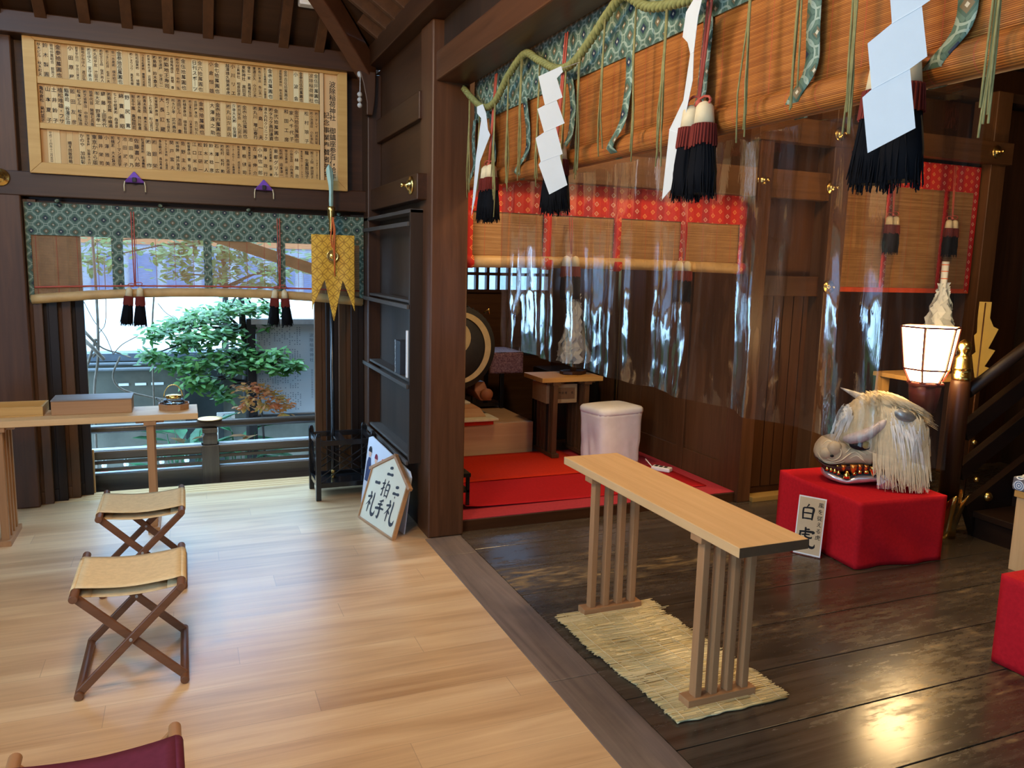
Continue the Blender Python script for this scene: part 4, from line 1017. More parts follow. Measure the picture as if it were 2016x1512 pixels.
# ---- clear vinyl curtain
b = MB()
def vin(u, v):
    y = lerp(3.985, 1.225, u); z = lerp(2.50, 1.168, v)
    wv = .017*math.sin(y*13+.8*math.sin(y*3)) + .0055*math.sin(y*37+1.3+2*v) + .016*nz(y*3.3, z*.9) + .006*nz(y*14, z*1.1, 4)
    k = .25+.75*v
    lowr = .007*nz(y*9, z*6, 2)*sm((v-.55)/.45) + .0022*nz(y*26, z*16, 2)*sm((v-.5)/.4)
    return (1.575+wv*k+lowr, y, z+.008*nz(y*6,9)*v)
b.grid(vin, 420, 60); 
tag(b.build('vinyl_curtain', W['vinyl']), 'clear wrinkled vinyl curtain hanging behind the green bordered blind', 'curtain')

# ---- red carpets
tag(MB().box((1.50,4.365,.0685), (3.53,5.85,.0725)).build('carpet', W['redpink']), 'rose red carpet lining the raised floor, showing at the front edge', 'carpet')
def mat_sheet(name, x0, x1, y0, y1, z, m, label, lift=0):
    b = MB(); b.grid(lambda u, v: (lerp(x0,x1,u), lerp(y0,y1,v), z + .0015*nz(u*6,v*4)+ lift*sm((.06-u)/.06)*.012 + lift*sm((.12-v)/.12)*sm((.5-u)/.5)*.01), 24, 12)
    return tag(b.build(name, m, solid=.004), label, 'mat', 'red felt mats on the raised floor')
mat_sheet('felt_mat', 1.60, 3.42, 4.535, 5.16, .0775, W['reddeep'], 'crimson felt mat with a lifted corner beside the main pillar', 1)
mat_sheet('felt_mat', 1.52, 2.86, 5.10, 5.82, .0855, W['redorange'], 'vermilion felt mat in front of the wooden platform')
# ---- platform, dais, drum
t = thing('platform', 'low pale plywood platform at the back carrying the drum', 'platform', (2.10,6.45,.0665))
b = MB(); b.box((-.60,-.58,0), (.545,.60,.262)); b.build('box_body', wood('plywood', (.40,.24,.12), (.52,.34,.19), 'x', bump=.04), parent=t, bevel=.003)
t = thing('drum_dais', 'stepped wooden dais with pale matting and red cloth under the drum', 'dais', (2.00,6.20,.3295))
b = MB(); b.box((-.42,-.36,0), (.28,.36,.035)); b.build('red_cloth', W['redorange'], parent=t)
b = MB(); b.box((-.42,-.40,.035), (.31,.38,.055)); b.build('matting', plain('pale_matting', (.55,.50,.34), .8), parent=t, bevel=.004)
b = MB(); b.loft([[(-.40,-.30,.055),(.24,-.30,.055),(.24,.30,.055),(-.40,.30,.055)], [(-.40,-.27,.12),(.20,-.27,.12),(.20,.27,.12),(-.40,.27,.12)], [(-.40,-.27,.155),(.14,-.27,.155),(.14,.27,.155),(-.40,.27,.155)]], smooth=False); b.build('step', W['legx'], parent=t, bevel=.004)
b = MB(); b.box((-.38,-.25,.155), (.12,.25,.172)); b.build('pad', plain('pale_pad', (.55,.54,.47), .8), parent=t, bevel=.005)
dr = thing('drum', 'large black barrel drum with a pale painted ring, half hidden by the main pillar', 'drum', (1.97,6.20,.502))
Mx = Matrix.Rotation(PI/2, 3, 'X'); Mr = Matrix.Rotation(math.radians(8), 3, 'Z')
def dl(prof, m, name, seg=40, off=(0,0,.44)):
    b = MB(); b.lathe(prof, off, seg, Mr @ Mx); return b.build(name, m, parent=dr)
RD = .345
dl([(RD*.93,-.26),(RD*1.04,-.12),(RD*1.06,0),(RD*1.04,.12),(RD*.97,.24)], W['blackmatte'], 'barrel')
dl([(RD*.97,.235),(RD*.975,.255),(.001,.262)], plain('dark_drum_skin', (.035,.036,.038), .45), 'drum_skin')
b = MB()
def moon(r0, r1, off): return [(off[0]+r1*math.cos(a), off[1]+r1*math.sin(a)) for a in [2*PI*k/40 for k in range(41)]]
ring_m = plain('pale_painted_ring', (.50,.42,.24), .5)
ring = []
for k in range(49):
    a = -PI*.62 + PI*1.3*k/48; wd = .034*math.sin(PI*k/48)**.6 + .002
    ring.append((a, RD*.80-wd, RD*.80+wd*.5))
for (a0,i0,o0),(a1,i1,o1) in zip(ring, ring[1:]):
    q = [Vector((r*math.cos(a), r*math.sin(a), .2635)) for a, r in ((a0,i0),(a0,o0),(a1,o1),(a1,i1))]
    b.face([b.v((Mr @ Mx @ p) + Vector((0,0,.44))) for p in q])
q = [Vector((.13*math.cos(a)-.02, .13*math.sin(a)+.08, .2635)) for a in [2*PI*k/24 for k in range(24)]]
b.face([b.v((Mr @ Mx @ p) + Vector((0,0,.44))) for p in q])
b.build('painted_ring', ring_m, parent=dr)
b = MB()
for k in range(44):
    a = 2*PI*k/44; b.sphere((Mr @ Mx @ Vector((RD*.985*math.cos(a), RD*.985*math.sin(a), .225))) + Vector((0,0,.44)), .011, 6, 4)
b.build('rim_studs', W['blackmatte'], parent=dr)
b = MB(); b.tube([Mr @ Mx @ Vector((.30,.27,.12)) + Vector((0,0,.44)), Mr @ Mx @ Vector((.335,.30,.14)) + Vector((0,0,.44)), Mr @ Mx @ Vector((.34,.26,.14)) + Vector((0,0,.44))], .01, 8); b.build('ring_handle', W['goldbright'], parent=dr)
for s in (-1, 1):
    b = MB(); b.loft([[(s*.30-.05,-.22,0),(s*.30+.05,-.22,0),(s*.30+.05,.22,0),(s*.30-.05,.22,0)], [(s*.26-.06,-.20,.08),(s*.26+.06,-.20,.08),(s*.26+.06,.20,.08),(s*.26-.06,.20,.08)], [(s*.25-.03,-.16,.15),(s*.25+.05,-.16,.15),(s*.25+.05,.16,.15),(s*.25-.03,.16,.15)]], smooth=False)
    b.sphere((s*.30,-.215,.05), (.06,.03,.05), 10, 7); b.build('carved_foot', plain('carved_reddish_wood', (.22,.075,.03), .5), parent=dr, bevel=.008)
# sakaki branch in front of the drum
t = thing('evergreen_sprig', 'small evergreen sprig with green leaves in front of the drum', 'plant', (1.905,5.845,.3855))
b = MB(); b.lathe([(.03,0),(.036,.05),(.02,.12),(.018,.16),(.024,.17)], (0,0,0), 16); b.build('vase', W['white'], parent=t)
b = MB()
for k in range(4): b.tube([(0,0,.15),(.01*(k-1.5),-.005,.30),(.03*(k-1.2),-.01,.50)], .002, 5)
b.build('stem', W['bark'], parent=t)
def leaf(b, base, d, L, wd, up=(0,0,1), bend=.2):
    base, d = Vector(base), Vector(d).normalized(); sd = d.cross(Vector(up))
    if sd.length < .1: sd = d.cross(Vector((1,0,0)))
    sd.normalize(); n = sd.cross(d)
    p = [base, base+d*L*.35+sd*wd/2, base+d*L*.7+sd*wd*.42-n*bend*L*.1, base+d*L-n*bend*L*.25, base+d*L*.7-sd*wd*.42-n*bend*L*.1, base+d*L*.35-sd*wd/2]
    V = [b.v(q) for q in p]; b.face([V[0],V[1],V[2],V[3]], True); b.face([V[0],V[3],V[4],V[5]], True)
b = MB(); rg = random.Random(4)
for k in range(26):
    z = rg.uniform(.22,.5); leaf(b, (rg.uniform(-.01,.03),-.01,z), (rg.uniform(-.3,1),rg.uniform(-.6,.3),rg.uniform(-.2,.6)), .07, .026)
b.build('leaves', W['leaf'], parent=t)
# ---- black lacquer table with purple cloth
t = thing('lacquer_table', 'tall black lacquer table draped with a purple cloth, between drum and wooden table', 'table', (2.60,6.72,.3295))
b = MB(); b.box((-.30,-.22,.475), (.34,.22,.505)); b.build('tabletop', W['black'], parent=t, bevel=.003)
for x in (-.25,.015):
    for y in (-.20,.20):
        b = MB(); b.box((x-.018,y-.018,0), (x+.018,y+.018,.475)); b.build('leg', W['black'], parent=t, bevel=.003)
b = MB(); b.box((-.25,-.20,.02), (.015,.20,.05)); b.build('stretcher_board', W['black'], parent=t)
cl = thing('purple_cloth', 'dusty purple brocade cloth hanging over the front of the black lacquer table', 'cloth', (2.65,6.72,.835))
pm = Mat('purple_brocade', .6, .3); f = pm.noise((1,1,1), 70, 3, .7); pm.color(pm.ramp(f, [(.4, (.14,.07,.11)), (.62, (.34,.22,.27))]))
b = MB(); b.grid(lambda u, v: (lerp(-.16,.16,u), (lerp(.22,-.226,min(1,v/.6)) if v < .6 else -.226-.004*math.sin(u*12)), (.001 if v < .6 else .001-.19*(v-.6)/.4)), 14, 24); b.build('cloth_sheet', pm.m, parent=cl, solid=.003)
# low black cabinet to the right
t = thing('black_cabinet', 'dark lacquer cabinet standing behind the wooden table with the octagonal stand', 'cabinet', (3.20,6.45,.0665))
b = MB(); b.box((-.22,-.20,0), (.26,.20,.62)); b.build('cabinet_body', W['black'], parent=t, bevel=.004)
b = MB(); b.box((-.02,-.212,.05), (0,-.20,.5)); b.build('door_pull', W['legz'], parent=t)
# ---- narrow table with wand stand
slat_table('wand_table', 'narrow brown slatted table standing on the vermilion mat', (2.845,5.745,.0895), .54, .37, .645, .13, leg_m='panel', top_m='framex', nleg=5)
ws = thing('paper_wand', 'white paper wand on an octagonal dark base on the narrow brown table', 'ritual wand', (2.94,5.76,.735))
oc2 = [(.115*math.cos(PI/8+k*PI/4), .085*math.sin(PI/8+k*PI/4)) for k in range(8)]
b = MB(); b.prism(oc2, lambda u, v, d: (u,v,d), 0, .028); b.build('base', W['darkx'], parent=ws, bevel=.003)
b = MB(); b.box((-.02,-.02,.028), (.02,.02,.075)); b.tube([(0,0,.07),(0,0,.62)], .009, 8); b.build('stick', W['darkz'], parent=ws)
def paper_bunch(t, z0, z1, r0_, r1, n, seed):
    rg = random.Random(seed); b = MB()
    for k in range(n):
        a = rg.uniform(0,2*PI); zt = lerp(z1, z0+.3*(z1-z0), rg.random()**1.3); L = rg.uniform(.45,.9)*(z1-z0)
        zb = max(z0, zt-L); ra = lerp(r0_, r1, (z1-zt)/(z1-z0)); P = []; w_ = rg.uniform(.018,.032); nseg = 5
        tx, ty = -math.sin(a), math.cos(a); zig = rg.choice((-1,1))
        for i in range(nseg+1):
            u = i/nseg; rad = ra*.4 + (ra*.9+.03)*sm(u*1.4); zz = lerp(zt, zb, u); sh = zig*.018*((i % 2)*2-1)
            c = Vector((math.cos(a)*rad+tx*sh, math.sin(a)*rad*.9+ty*sh, zz)); P.append((c+Vector((tx,ty,0))*w_, c-Vector((tx,ty,0))*w_))
        V = [(b.v(p), b.v(q)) for p, q in P]
        for (p,q),(r,s) in zip(V, V[1:]): b.face([p,q,s,r])
    return b.build('paper_streamers', W['paper'], parent=t)
paper_bunch(ws, .10, .66, .03, .13, 90, 5)
# drawer box under the narrow table
t = thing('offertory_drawer', 'pale wooden drawer box with a faint lettered plate under the narrow brown table', 'box', (2.86,5.80,.512))
b = MB(); b.box((-.20,-.14,0), (.075,.14,.155)); b.build('box_body', wood('pale_box', (.30,.20,.10), (.42,.30,.16), 'x'), parent=t, bevel=.004)
b = MB(); b.box((-.11,-.146,.035), (.05,-.14,.125)); b.build('plate', plain('brown_plate', (.16,.09,.045), .5), parent=t)
b = MB()
for k, ch in enumerate('奉納者 名'): put_glyph(b, ch, lambda u, v: (u, -.1465, v), -.085+.028*k, .085, .022)
b.build('lettering', W['ink'], parent=t)
for x in (-.185,):
    for y in (-.12,.12):
        b = MB(); b.box((x,y-.012,-.424), (x+.02,y+.012,0)); b.build('support', W['blackmatte'], parent=t)
# ---- white covered stool box, power strip with cable
t = thing('covered_box', 'padded box under a white draped cover on the red floor', 'box', (3.075,5.335,.0735), math.radians(8))
def ring_(hx_, hy_, z, n=44, wob=0., sd_=0):
    out = []
    for k in range(n):
        a = 2*PI*k/n; c, s = math.cos(a), math.sin(a); p = 7
        m = (abs(c)**p+abs(s)**p)**(-1/p); w_ = 1+wob*nz(math.cos(a)*3+sd_, math.sin(a)*3, z*7)
        out.append((hx_*c*m*w_, hy_*s*m*w_, z))
    return out
b = MB(); b.loft([ring_(.212-.016*v+.0, .158-.012*v, lerp(.43,.008,v), 60, .085*v+.012, 2) for v in [k/12 for k in range(13)]], caps=False); b.build('skirt', plain('white_cloth_cover', (.72,.70,.72), .85, .15, 0, .05, 12), parent=t, solid=.003)
b = MB(); b.loft([ring_(.213,.159,.415), ring_(.217,.163,.43), ring_(.216,.162,.452), ring_(.205,.152,.466), ring_(.15,.11,.478), ring_(.06,.04,.483)]); b.build('padded_top', plain('white_padded_top', (.80,.82,.84), .6, .2, 0, .03), parent=t)
ps = thing('power_strip', 'white power strip on the red mat by the panelled wall', 'power strip', (3.335,4.985,.0805), math.radians(-55))
b = MB(); b.box((-.075,-.035,0), (.075,.035,.032)); b.build('housing', W['white'], parent=ps, bevel=.008)
for k in range(3):
    b = MB(); b.box((-.055+.038*k,-.018,.0322), (-.032+.038*k,.016,.0345)); b.build('socket', W['blackmatte'], parent=ps)
b = MB(); b.tube([(-.075,0,.016),(-.12,.01,.05),(-.16,.06,.055),(-.19,.14,.02),(-.20,.20,.005)], .004, 7); b.build('cable', W['white'], parent=ps)
# black low stand at the pillar's edge
t = thing('low_stand', 'small black lacquer stand peeking out behind the main pillar', 'stand', (1.575,4.64,.0825))
b = MB(); b.box((-.075,-.10,.20), (.055,.10,.225)); b.build('top', W['black'], parent=t, bevel=.003)
for x in (-.06,.04):
    for y in (-.08,.08):
        b = MB(); b.box((x-.01,y-.01,0), (x+.01,y+.01,.20)); b.build('leg', W['black'], parent=t)
b = MB(); b.box((-.07,-.09,.10), (.05,.09,.115)); b.build('lower_shelf', W['black'], parent=t)

# ---- red bordered blinds
def red_blind(label, x0, x1, y, zt, zv, zb, strips, roll, loc_name='red_blind'):
    t = thing(loc_name, label, 'blind', ((x0+x1)/2,y,zb), 0, 'red bordered bamboo blinds')
    Lr = lambda x, yy, z: (x-(x0+x1)/2, yy-y, z-zb)
    b = MB(); b.grid(lambda u, v: Lr(lerp(x0,x1,u), y+.004*nz(u*9,v*3), lerp(zt,zb+(.05 if roll else 0),v)), 30, 12); b.build('slat_panel', W['sudareX'], parent=t, solid=.002)
    b = MB(); b.box(Lr(x0,y-.008,zv), Lr(x1,y-.004,zt)); b.build('valance', W['redbrocade'], parent=t)
    for xa in strips:
        b = MB(); b.grid(lambda u, v: Lr(xa-.026+.052*u, y-.0085-.003*math.sin(v*6), lerp(zv,zb+(.04 if roll else 0),v)), 2, 10); b.build('brocade_strip', W['redbrocade'], parent=t, solid=.002)
    if roll:
        b = MB(); b.tube([Lr(lerp(x0+.02,x1-.01,k/20), y, zb+.035+.01*math.sin(k/20*PI)) for k in range(21)], .036, 14); b.build('rolled_bottom', W['bamboo'], parent=t)
        for xa in strips:
            b = MB(); b.tube([Lr(xa-.028,y,zb+.036),Lr(xa+.028,y,zb+.036)], .040, 14); b.build('roll_band', W['redbrocade'], parent=t)
    else:
        b = MB(); b.box(Lr(x0,y-.009,zb-.012), Lr(x1,y+.004,zb+.022)); b.build('bottom_border', plain('orange_red_binding', (.56,.07,.02), .6), parent=t)
        for xa, xb in ((x0,x0+.03),(x1-.05,x1)):
            b = MB(); b.box(Lr(xa,y-.0095,zb), Lr(xb,y-.005,zv)); b.build('side_border', W['redbrocade'], parent=t)
    return t
red_blind('red bordered bamboo blind rolled halfway, over the raised back room', 1.525, 3.528, 4.432, 2.10, 1.912, 1.585, (1.545,2.05,2.535,3.03,3.50), True)
red_blind('red bordered bamboo blind hanging at full length behind the lantern', 4.318, 5.715, 4.43, 2.44, 2.245, 1.488, (4.795,5.375), False)
for i, (x, y, z, top, lab) in enumerate(((2.19,4.37,1.67,1.90,'left pair of tassels on the rolled red blind'), (3.005,4.37,1.66,1.91,'right pair of tassels on the rolled red blind'),
                                       (4.790,4.37,2.03,2.43,'left pair of tassels on the full length red blind'), (5.395,4.37,2.03,2.43,'right pair of tassels on the full length red blind'))):
    t = thing('tassel', lab, 'tassel', (x,y,z), 0, 'tassels of the red blinds')
    cord_pair(t, top-z, depth=.02)
    if i > 1: bow_knot(t, .01, 1.2)
    for s in (-1, 1): tassel_head(t, s*.030, .275, .029, (0,0), .55, 60, 70+3*i+s)
# ================================================================== red cloth boxes, tiger head, lantern, stair
def cloth_box(label, loc, hx_, hy_, h, rz, fold=.0):
    t = thing('cloth_box', label, 'draped box', loc, rz, 'red cloth covered boxes')
    b = MB()
    def rg_(z, v):
        out = []
        n = 80
        for k in range(n):
            s = k/n*4; side = int(s); u = s-side
            P = [(-1,-1),(1,-1),(1,1),(-1,1)]; a, c = P[side], P[(side+1) % 4]
            x, y = lerp(a[0],c[0],u)*hx_, lerp(a[1],c[1],u)*hy_
            e = math.sin(PI*u)**.5 if 0 < u < 1 else 0
            off = .012*nz(x*7+loc[0], y*7, z*5)*e*(.3+v) + fold*.016*math.sin(z*22+x*16)*e*v*(1 if side == 0 else .3)
            L = math.hypot(x, y); out.append((x+x/L*off, y+y/L*off, z))
        return out
    b.loft([rg_(lerp(h,.004,v), v) for v in [k/14 for k in range(15)]], smooth=True)
    o = b.build('cloth_cover', W['red'], parent=t)
    return t
cb = cloth_box('red cloth covered box under the tiger head', (3.672,3.412,0), .297, .352, .383, math.radians(-5), 1.)
cloth_box('red cloth covered box cut off at the right edge of the picture', (3.42,1.79,0), .32, .315, .388, 0, .15)
# ---- placard
pl = thing('placard', 'upright paper placard with brush lettering leaning on the red cloth box', 'sign', (3.255,3.345,0))
Q0 = Vector((-.045,.068,.006)); Q1 = Vector((.034,-.062,.006)); qr = Q1-Q0; qw = qr.length; qr.normalize(); tq = Vector((.13,.03,1)); qu = (tq-qr*tq.dot(qr)).normalized()
QF0 = plaque_frame(Q0, qr, qu); sg = -1 if qr.cross(qu).x > 0 else 1
QF = lambda a, b_, d=0.: QF0(a, b_, d*sg)
qh = .335
b = MB(); b.prism([(0,0),(qw,0),(qw,qh),(0,qh)], lambda u, v, d: QF(u,v,d), -.002, .002); b.build('white_border', W['white'], parent=pl)
b = MB(); b.prism([(.006,.008),(qw-.006,.008),(qw-.006,qh-.007),(.006,qh-.007)], lambda u, v, d: QF(u,v,d), .002, .0026); b.build('paper_face', plain('tan_paper', (.58,.46,.29), .7, .2, 0, .06, 8), parent=pl)
b = MB(); FQ = lambda a, c_: QF(a, c_, .0031)
brush(b, '白', FQ, .060, .245, .092); brush(b, '虎', FQ, .060, .10, .115)
for k, ch in enumerate('風を従える虎'): put_glyph(b, ch, FQ, .126, .295-.037*k, .030, bold=.012)
b.build('lettering', W['ink'], parent=pl)
b = MB(); b.prism([(-.01,0),(qw+.004,0),(qw+.004,.014),(-.01,.014)], lambda u, v, d: tuple(Q0 + qr*u + Vector((0,0,v*.3-.005)) + Vector((qr.y,-qr.x,0))*(-d if sg > 0 else d)), -.01, .03); b.build('acrylic_foot', W['glass'], parent=pl)

# ---- tiger head
th = thing('tiger_head', 'carved tiger head with cream mane, gold teeth and silver jaw on the red cloth box', 'sculpture', (3.705,3.38,.3845), math.radians(146))
th.scale = (.86, .90, .95)
def sec(u, top, bot, hw, n=28, p=2.6, yc=0.):
    zc, hz = (top+bot)/2, (top-bot)/2; out = []
    for k in range(n):
        a = 2*PI*k/n; c, s = math.cos(a), math.sin(a); m = (abs(c)**p+abs(s)**p)**(-1/p)
        out.append((u, yc+hw*c*m, zc+hz*s*m))
    return out
def loft_tab(tab, u0, u1, cnt, **k):
    T = [[(r[0], r[i]) for r in tab] for i in (1,2,3)]
    return [sec(u, interp(T[0],u), interp(T[1],u), interp(T[2],u), **k) for u in [lerp(u0,u1,i/(cnt-1)) for i in range(cnt)]]
mz = [(.02,.25,.125,.150),(.07,.255,.130,.145),(.12,.245,.125,.135),(.16,.25,.118,.128),(.20,.280,.112,.122),(.235,.292,.108,.118),(.275,.288,.108,.114),(.31,.275,.115,.105),(.34,.25,.130,.088),(.357,.225,.148,.062),(.366,.20,.168,.03)]
muz = wood('carved_beige_wood', (.40,.31,.19), (.58,.47,.31), 'x', rough=.42, bump=.03)
b = MB(); b.loft(loft_tab(mz, .366, .02, 34, n=36)); mzo = b.build('muzzle', muz, parent=th)
lightl = plain('pale_carved_line', (.74,.62,.40), .4)
def hw_at(u): return interp([(r[0], r[3]) for r in mz], u)
for s in (-1, 1):
    b = MB(); b.sphere((.300,s*.082,.190), (.045,.038,.042), 16, 10); b.sphere((.255,s*.100,.225), (.05,.030,.045), 16, 10); b.build('nose_wing', muz, parent=th)
    b = MB(); b.sphere((.272,s*.121,.180), (.012,.006,.009), 10, 7); b.build('nostril', W['ink'], parent=th)
    for P in ([(.335,.235),(.30,.265),(.262,.255),(.250,.225),(.275,.205),(.30,.212)], [(.355,.185),(.33,.15),(.28,.135),(.22,.150),(.17,.195),(.13,.215),(.095,.195),(.07,.165)], [(.345,.165),(.30,.128),(.24,.128),(.19,.150)], [(.19,.205),(.15,.235),(.11,.225),(.06,.205)], [(.16,.175),(.12,.195),(.085,.175),(.05,.150)], [(.30,.160),(.26,.150),(.225,.175),(.215,.21),(.235,.245)]):
        pts_ = [q for q in curve([(u, z, .01) for u, z in P], 6)]
        def on(u, z):
            top, bot, hw_ = (interp([(r[0], r[i]) for r in mz], u) for i in (1,2,3)); zc, hz = (top+bot)/2, (top-bot)/2
            q = max(-.97, min(.97, (z-zc)/hz)); return hw_*(1-abs(q)**2.6)**(1/2.6)+.0035
        b = MB(); b.tube([(u, s*on(u, z), z) for u, z, _ in pts_], [.0018+.0024*math.sin(PI*i/(len(pts_)-1)) for i in range(len(pts_))], 6); b.build('carved_curl', lightl, parent=th)
cr = [(-.352,.22,.06,.05),(-.335,.33,.04,.10),(-.30,.42,.03,.135),(-.25,.485,.03,.160),(-.18,.535,.05,.172),(-.10,.558,.08,.176),(-.02,.565,.13,.172),(.05,.556,.16,.162),(.10,.535,.19,.150),(.15,.495,.22,.132),(.19,.450,.24,.115),(.212,.405,.255,.10),(.228,.345,.262,.075),(.236,.305,.27,.04)]
def crown_ring(u):
    r = sec(u, *[interp([(q[0], q[i]) for q in cr], u) for i in (1,2,3)], n=40)
    k = 1 + (.018*math.sin(u*2*PI/.030) if .03 < u < .22 else 0)
    zc = (interp([(q[0], q[1]) for q in cr], u)+interp([(q[0], q[2]) for q in cr], u))/2
    return [(x, y*k, zc+(z-zc)*k) for x, y, z in r]
b = MB(); b.loft([crown_ring(lerp(.236,-.352,i/70)) for i in range(71)]); b.build('crown', W['fur'], parent=th)
def crown_pt(u, a):
    """surface point of the crown at station u, angle a (0 = left side, pi/2 = top)"""
    top, bot, hw_ = (interp([(q[0], q[i]) for q in cr], u) for i in (1,2,3)); zc, hz = (top+bot)/2, (top-bot)/2
    c, s = math.cos(a), math.sin(a); m = (abs(c)**2.6+abs(s)**2.6)**(-1/2.6); return Vector((u, hw_*c*m, zc+hz*s*m))
rg = random.Random(21)
def strands(name, m, n, ur, ar, Lr, wd, back=-.25, out=.03, sides=(1,-1), zmin=.004):
    b = MB()
    for k in range(n):
        u = rg.uniform(*ur); a = rg.uniform(*ar); s = rg.choice(sides)
        p = crown_pt(u, a); p.y *= s
        nrm = Vector((0, p.y, p.z-.28)).normalized(); L = min(rg.uniform(*Lr), max(.03, (p.z-zmin+rg.uniform(-.04,.05))*1.0))
        d = (Vector((back+rg.uniform(-.12,.12), s*.12, -1))).normalized(); w_ = rg.uniform(*wd); P = []
        for i in range(5):
            t_ = i/4; q = p + nrm*(.004+out*math.sin(PI*min(1,t_*.8))*.5) + d*L*t_
            # keep outside the head
            hwv = interp([(r_[0], r_[3]) for r_ in cr], q.x)+.006
            if q.z < p.z and abs(q.y) < hwv: q.y = s*hwv*min(1,1.0) if abs(p.y) > hwv*.5 or i > 1 else q.y
            q.z = max(q.z, .004); P.append((q, w_*(1-.75*t_)))
        V = [(b.v(q+Vector((w2,0,0))), b.v(q-Vector((w2,0,0)))) for q, w2 in P]
        for (c0,c1),(c2,c3) in zip(V, V[1:]): b.face([c0,c1,c3,c2], True)
    return b.build(name, m, parent=th)
strands('mane', W['fur'], 1900, (-.30,.04), (-.45,1.25), (.12,.32), (.003,.007), back=-.14, zmin=.035)
strands('crown_hair', W['fur'], 700, (-.30,.12), (.9,2.2), (.05,.11), (.002,.005), back=-2.2, out=.012)
strands('mane_tuft', W['furwhite'], 220, (-.24,-.05), (.25,.8), (.10,.26), (.003,.007), out=.05)
strands('forelock', W['furwhite'], 160, (.16,.225), (.5,1.9), (.05,.12), (.003,.006), back=.35, out=.03)
brow_m = plain('pinkish_white_brow', (.70,.62,.60), .45, .4, .15, .12, 40)
for s in (-1, 1):
    b = MB(); P = [(.205,.112,.290),(.17,.136,.296),(.11,.158,.318),(.05,.168,.352),(-.005,.168,.400),(-.045,.160,.445)]
    b.tube([(u, s*y, z) for u, y, z in P], [.016,.032,.037,.034,.028,.010], 12); b.build('brow', brow_m, parent=th)
    b = MB(); b.sphere((.095,s*.128,.262), (.078,.030,.034), 18, 12); b.build('eye_socket', W['ink'], parent=th)
    b = MB(); b.sphere((.075,s*.146,.268), (.034,.016,.026), 16, 10); b.build('eye', plain('golden_eye', (.55,.42,.12), .25, .5), parent=th)
    b = MB(); b.sphere((.105,s*.148,.270), (.020,.014,.022), 14, 9); b.build('pupil', plain('blue_grey_pupil', (.10,.13,.18), .15, .6), parent=th)
    b = MB()
    R = []
    for k in range(9):
        t_ = k/8; R.append([(lerp(-.060,-.215,t_)+.0, s*(.150+.045*math.sin(PI*t_)*math.cos(q)*.8+.02), (.480-.03*t_)+ .040*math.sin(PI*t_)**.5*math.sin(q)) for q in [2*PI*j/14 for j in range(14)]])
    b.loft(R); b.build('ear', plain('dark_silver_ear', (.30,.31,.30), .35, .5, .5, .25, 30), parent=th)
b = MB(); b.loft([sec(lerp(.06,.205,t_), .545+.03*t_, .545-.06+.085*t_, .032*(1-t_)+.002, n=12, yc=-.10-.02*t_) for t_ in [k/8 for k in range(9)]]); b.build('ear_tip', plain('grey_white_ear', (.50,.48,.43), .6), parent=th)
# mouth, jaw, teeth
b = MB(); b.loft(loft_tab([(-.05,.15,.075,.12),(.1,.14,.07,.115),(.25,.13,.065,.095),(.30,.13,.08,.07)], .30, -.05, 12)); b.build('mouth_lining', plain('dark_red_mouth', (.10,.012,.012), .4), parent=th)
jw = [(-.06,.085,.03,.125),(.0,.088,.022,.128),(.05,.086,.012,.128),(.10,.080,.004,.126),(.16,.045,.0,.124),(.20,.058,.002,.118),(.25,.072,.012,.105),(.285,.078,.024,.085),(.302,.070,.040,.05)]
b = MB(); b.loft(loft_tab(jw, .302, -.06, 30, n=32)); b.build('lower_jaw', W['silver'], parent=th)
jl = [(u, t_+.012, t_-.012, h-.004) for u, t_, bo, h in jw]
b = MB(); b.loft(loft_tab(jl, .297, -.05, 30, n=32)); b.build('black_lip', W['ink'], parent=th)
ul = [(r[0], r[2]+.010, r[2]-.010, r[3]-.006) for r in mz]
b = MB(); b.loft(loft_tab(ul, .355, .02, 24, n=32)); b.build('upper_lip_line', plain('dark_lip', (.05,.02,.015), .4), parent=th)
def tooth(u, y, z, L, r, up, m=None):
    b = MB(); d = 1 if up else -1
    b.lathe([(r,0),(r*.85,d*L*.4),(r*.45,d*L*.75),(r*.05,d*L)], (u,y,z), 10); b.build('tooth', m or W['goldbright'], parent=th)
og = plain('orange_gold_tooth', (.85,.30,.05), .3, .5, .8)
for s in (-1, 1):
    for u, L, r, m in ((.225,.024,.012,None),(.188,.042,.018,og),(.128,.066,.025,og),(.088,.044,.017,og),(.052,.040,.016,og),(.005,.066,.030,None)): tooth(u, s*(hw_at(u)-.020), interp([(q[0],q[2]) for q in mz], u)+.012, L, r, False, m)
    for u, L, r in ((.285,.032,.013),(.262,.034,.013),(.240,.034,.013),(.216,.032,.013),(.165,.050,.026),(.118,.032,.015),(.085,.034,.016),(.045,.032,.020)):
        tooth(u, s*(interp([(q[0],q[3]) for q in jw], u)-.014), interp([(q[0],q[1]) for q in jw], u), L, r, True)
    b = MB(); R = []
    for k in range(13):
        t_ = k/12; a0 = lerp(1.45, 2.75, t_); rr1 = .125*(1+.05*math.cos(k*PI))
        R.append([(-.03+.02*math.cos(a0), s*.128, .085), (-.03+rr1*.7*math.cos(a0)*1.0, s*(.150+.010*(k % 2)), .085-rr1*.45*(1.1-abs(math.cos(a0)))-.0), (-.04+rr1*1.0*math.cos(a0), s*(.140+.008*(k % 2)), max(.004,.085-rr1*.75*(1.15-abs(math.cos(a0))*.6)))])
    b.loft(R, closed=False, caps=False, smooth=False); b.build('jaw_frill', W['silver'], parent=th, solid=.004)
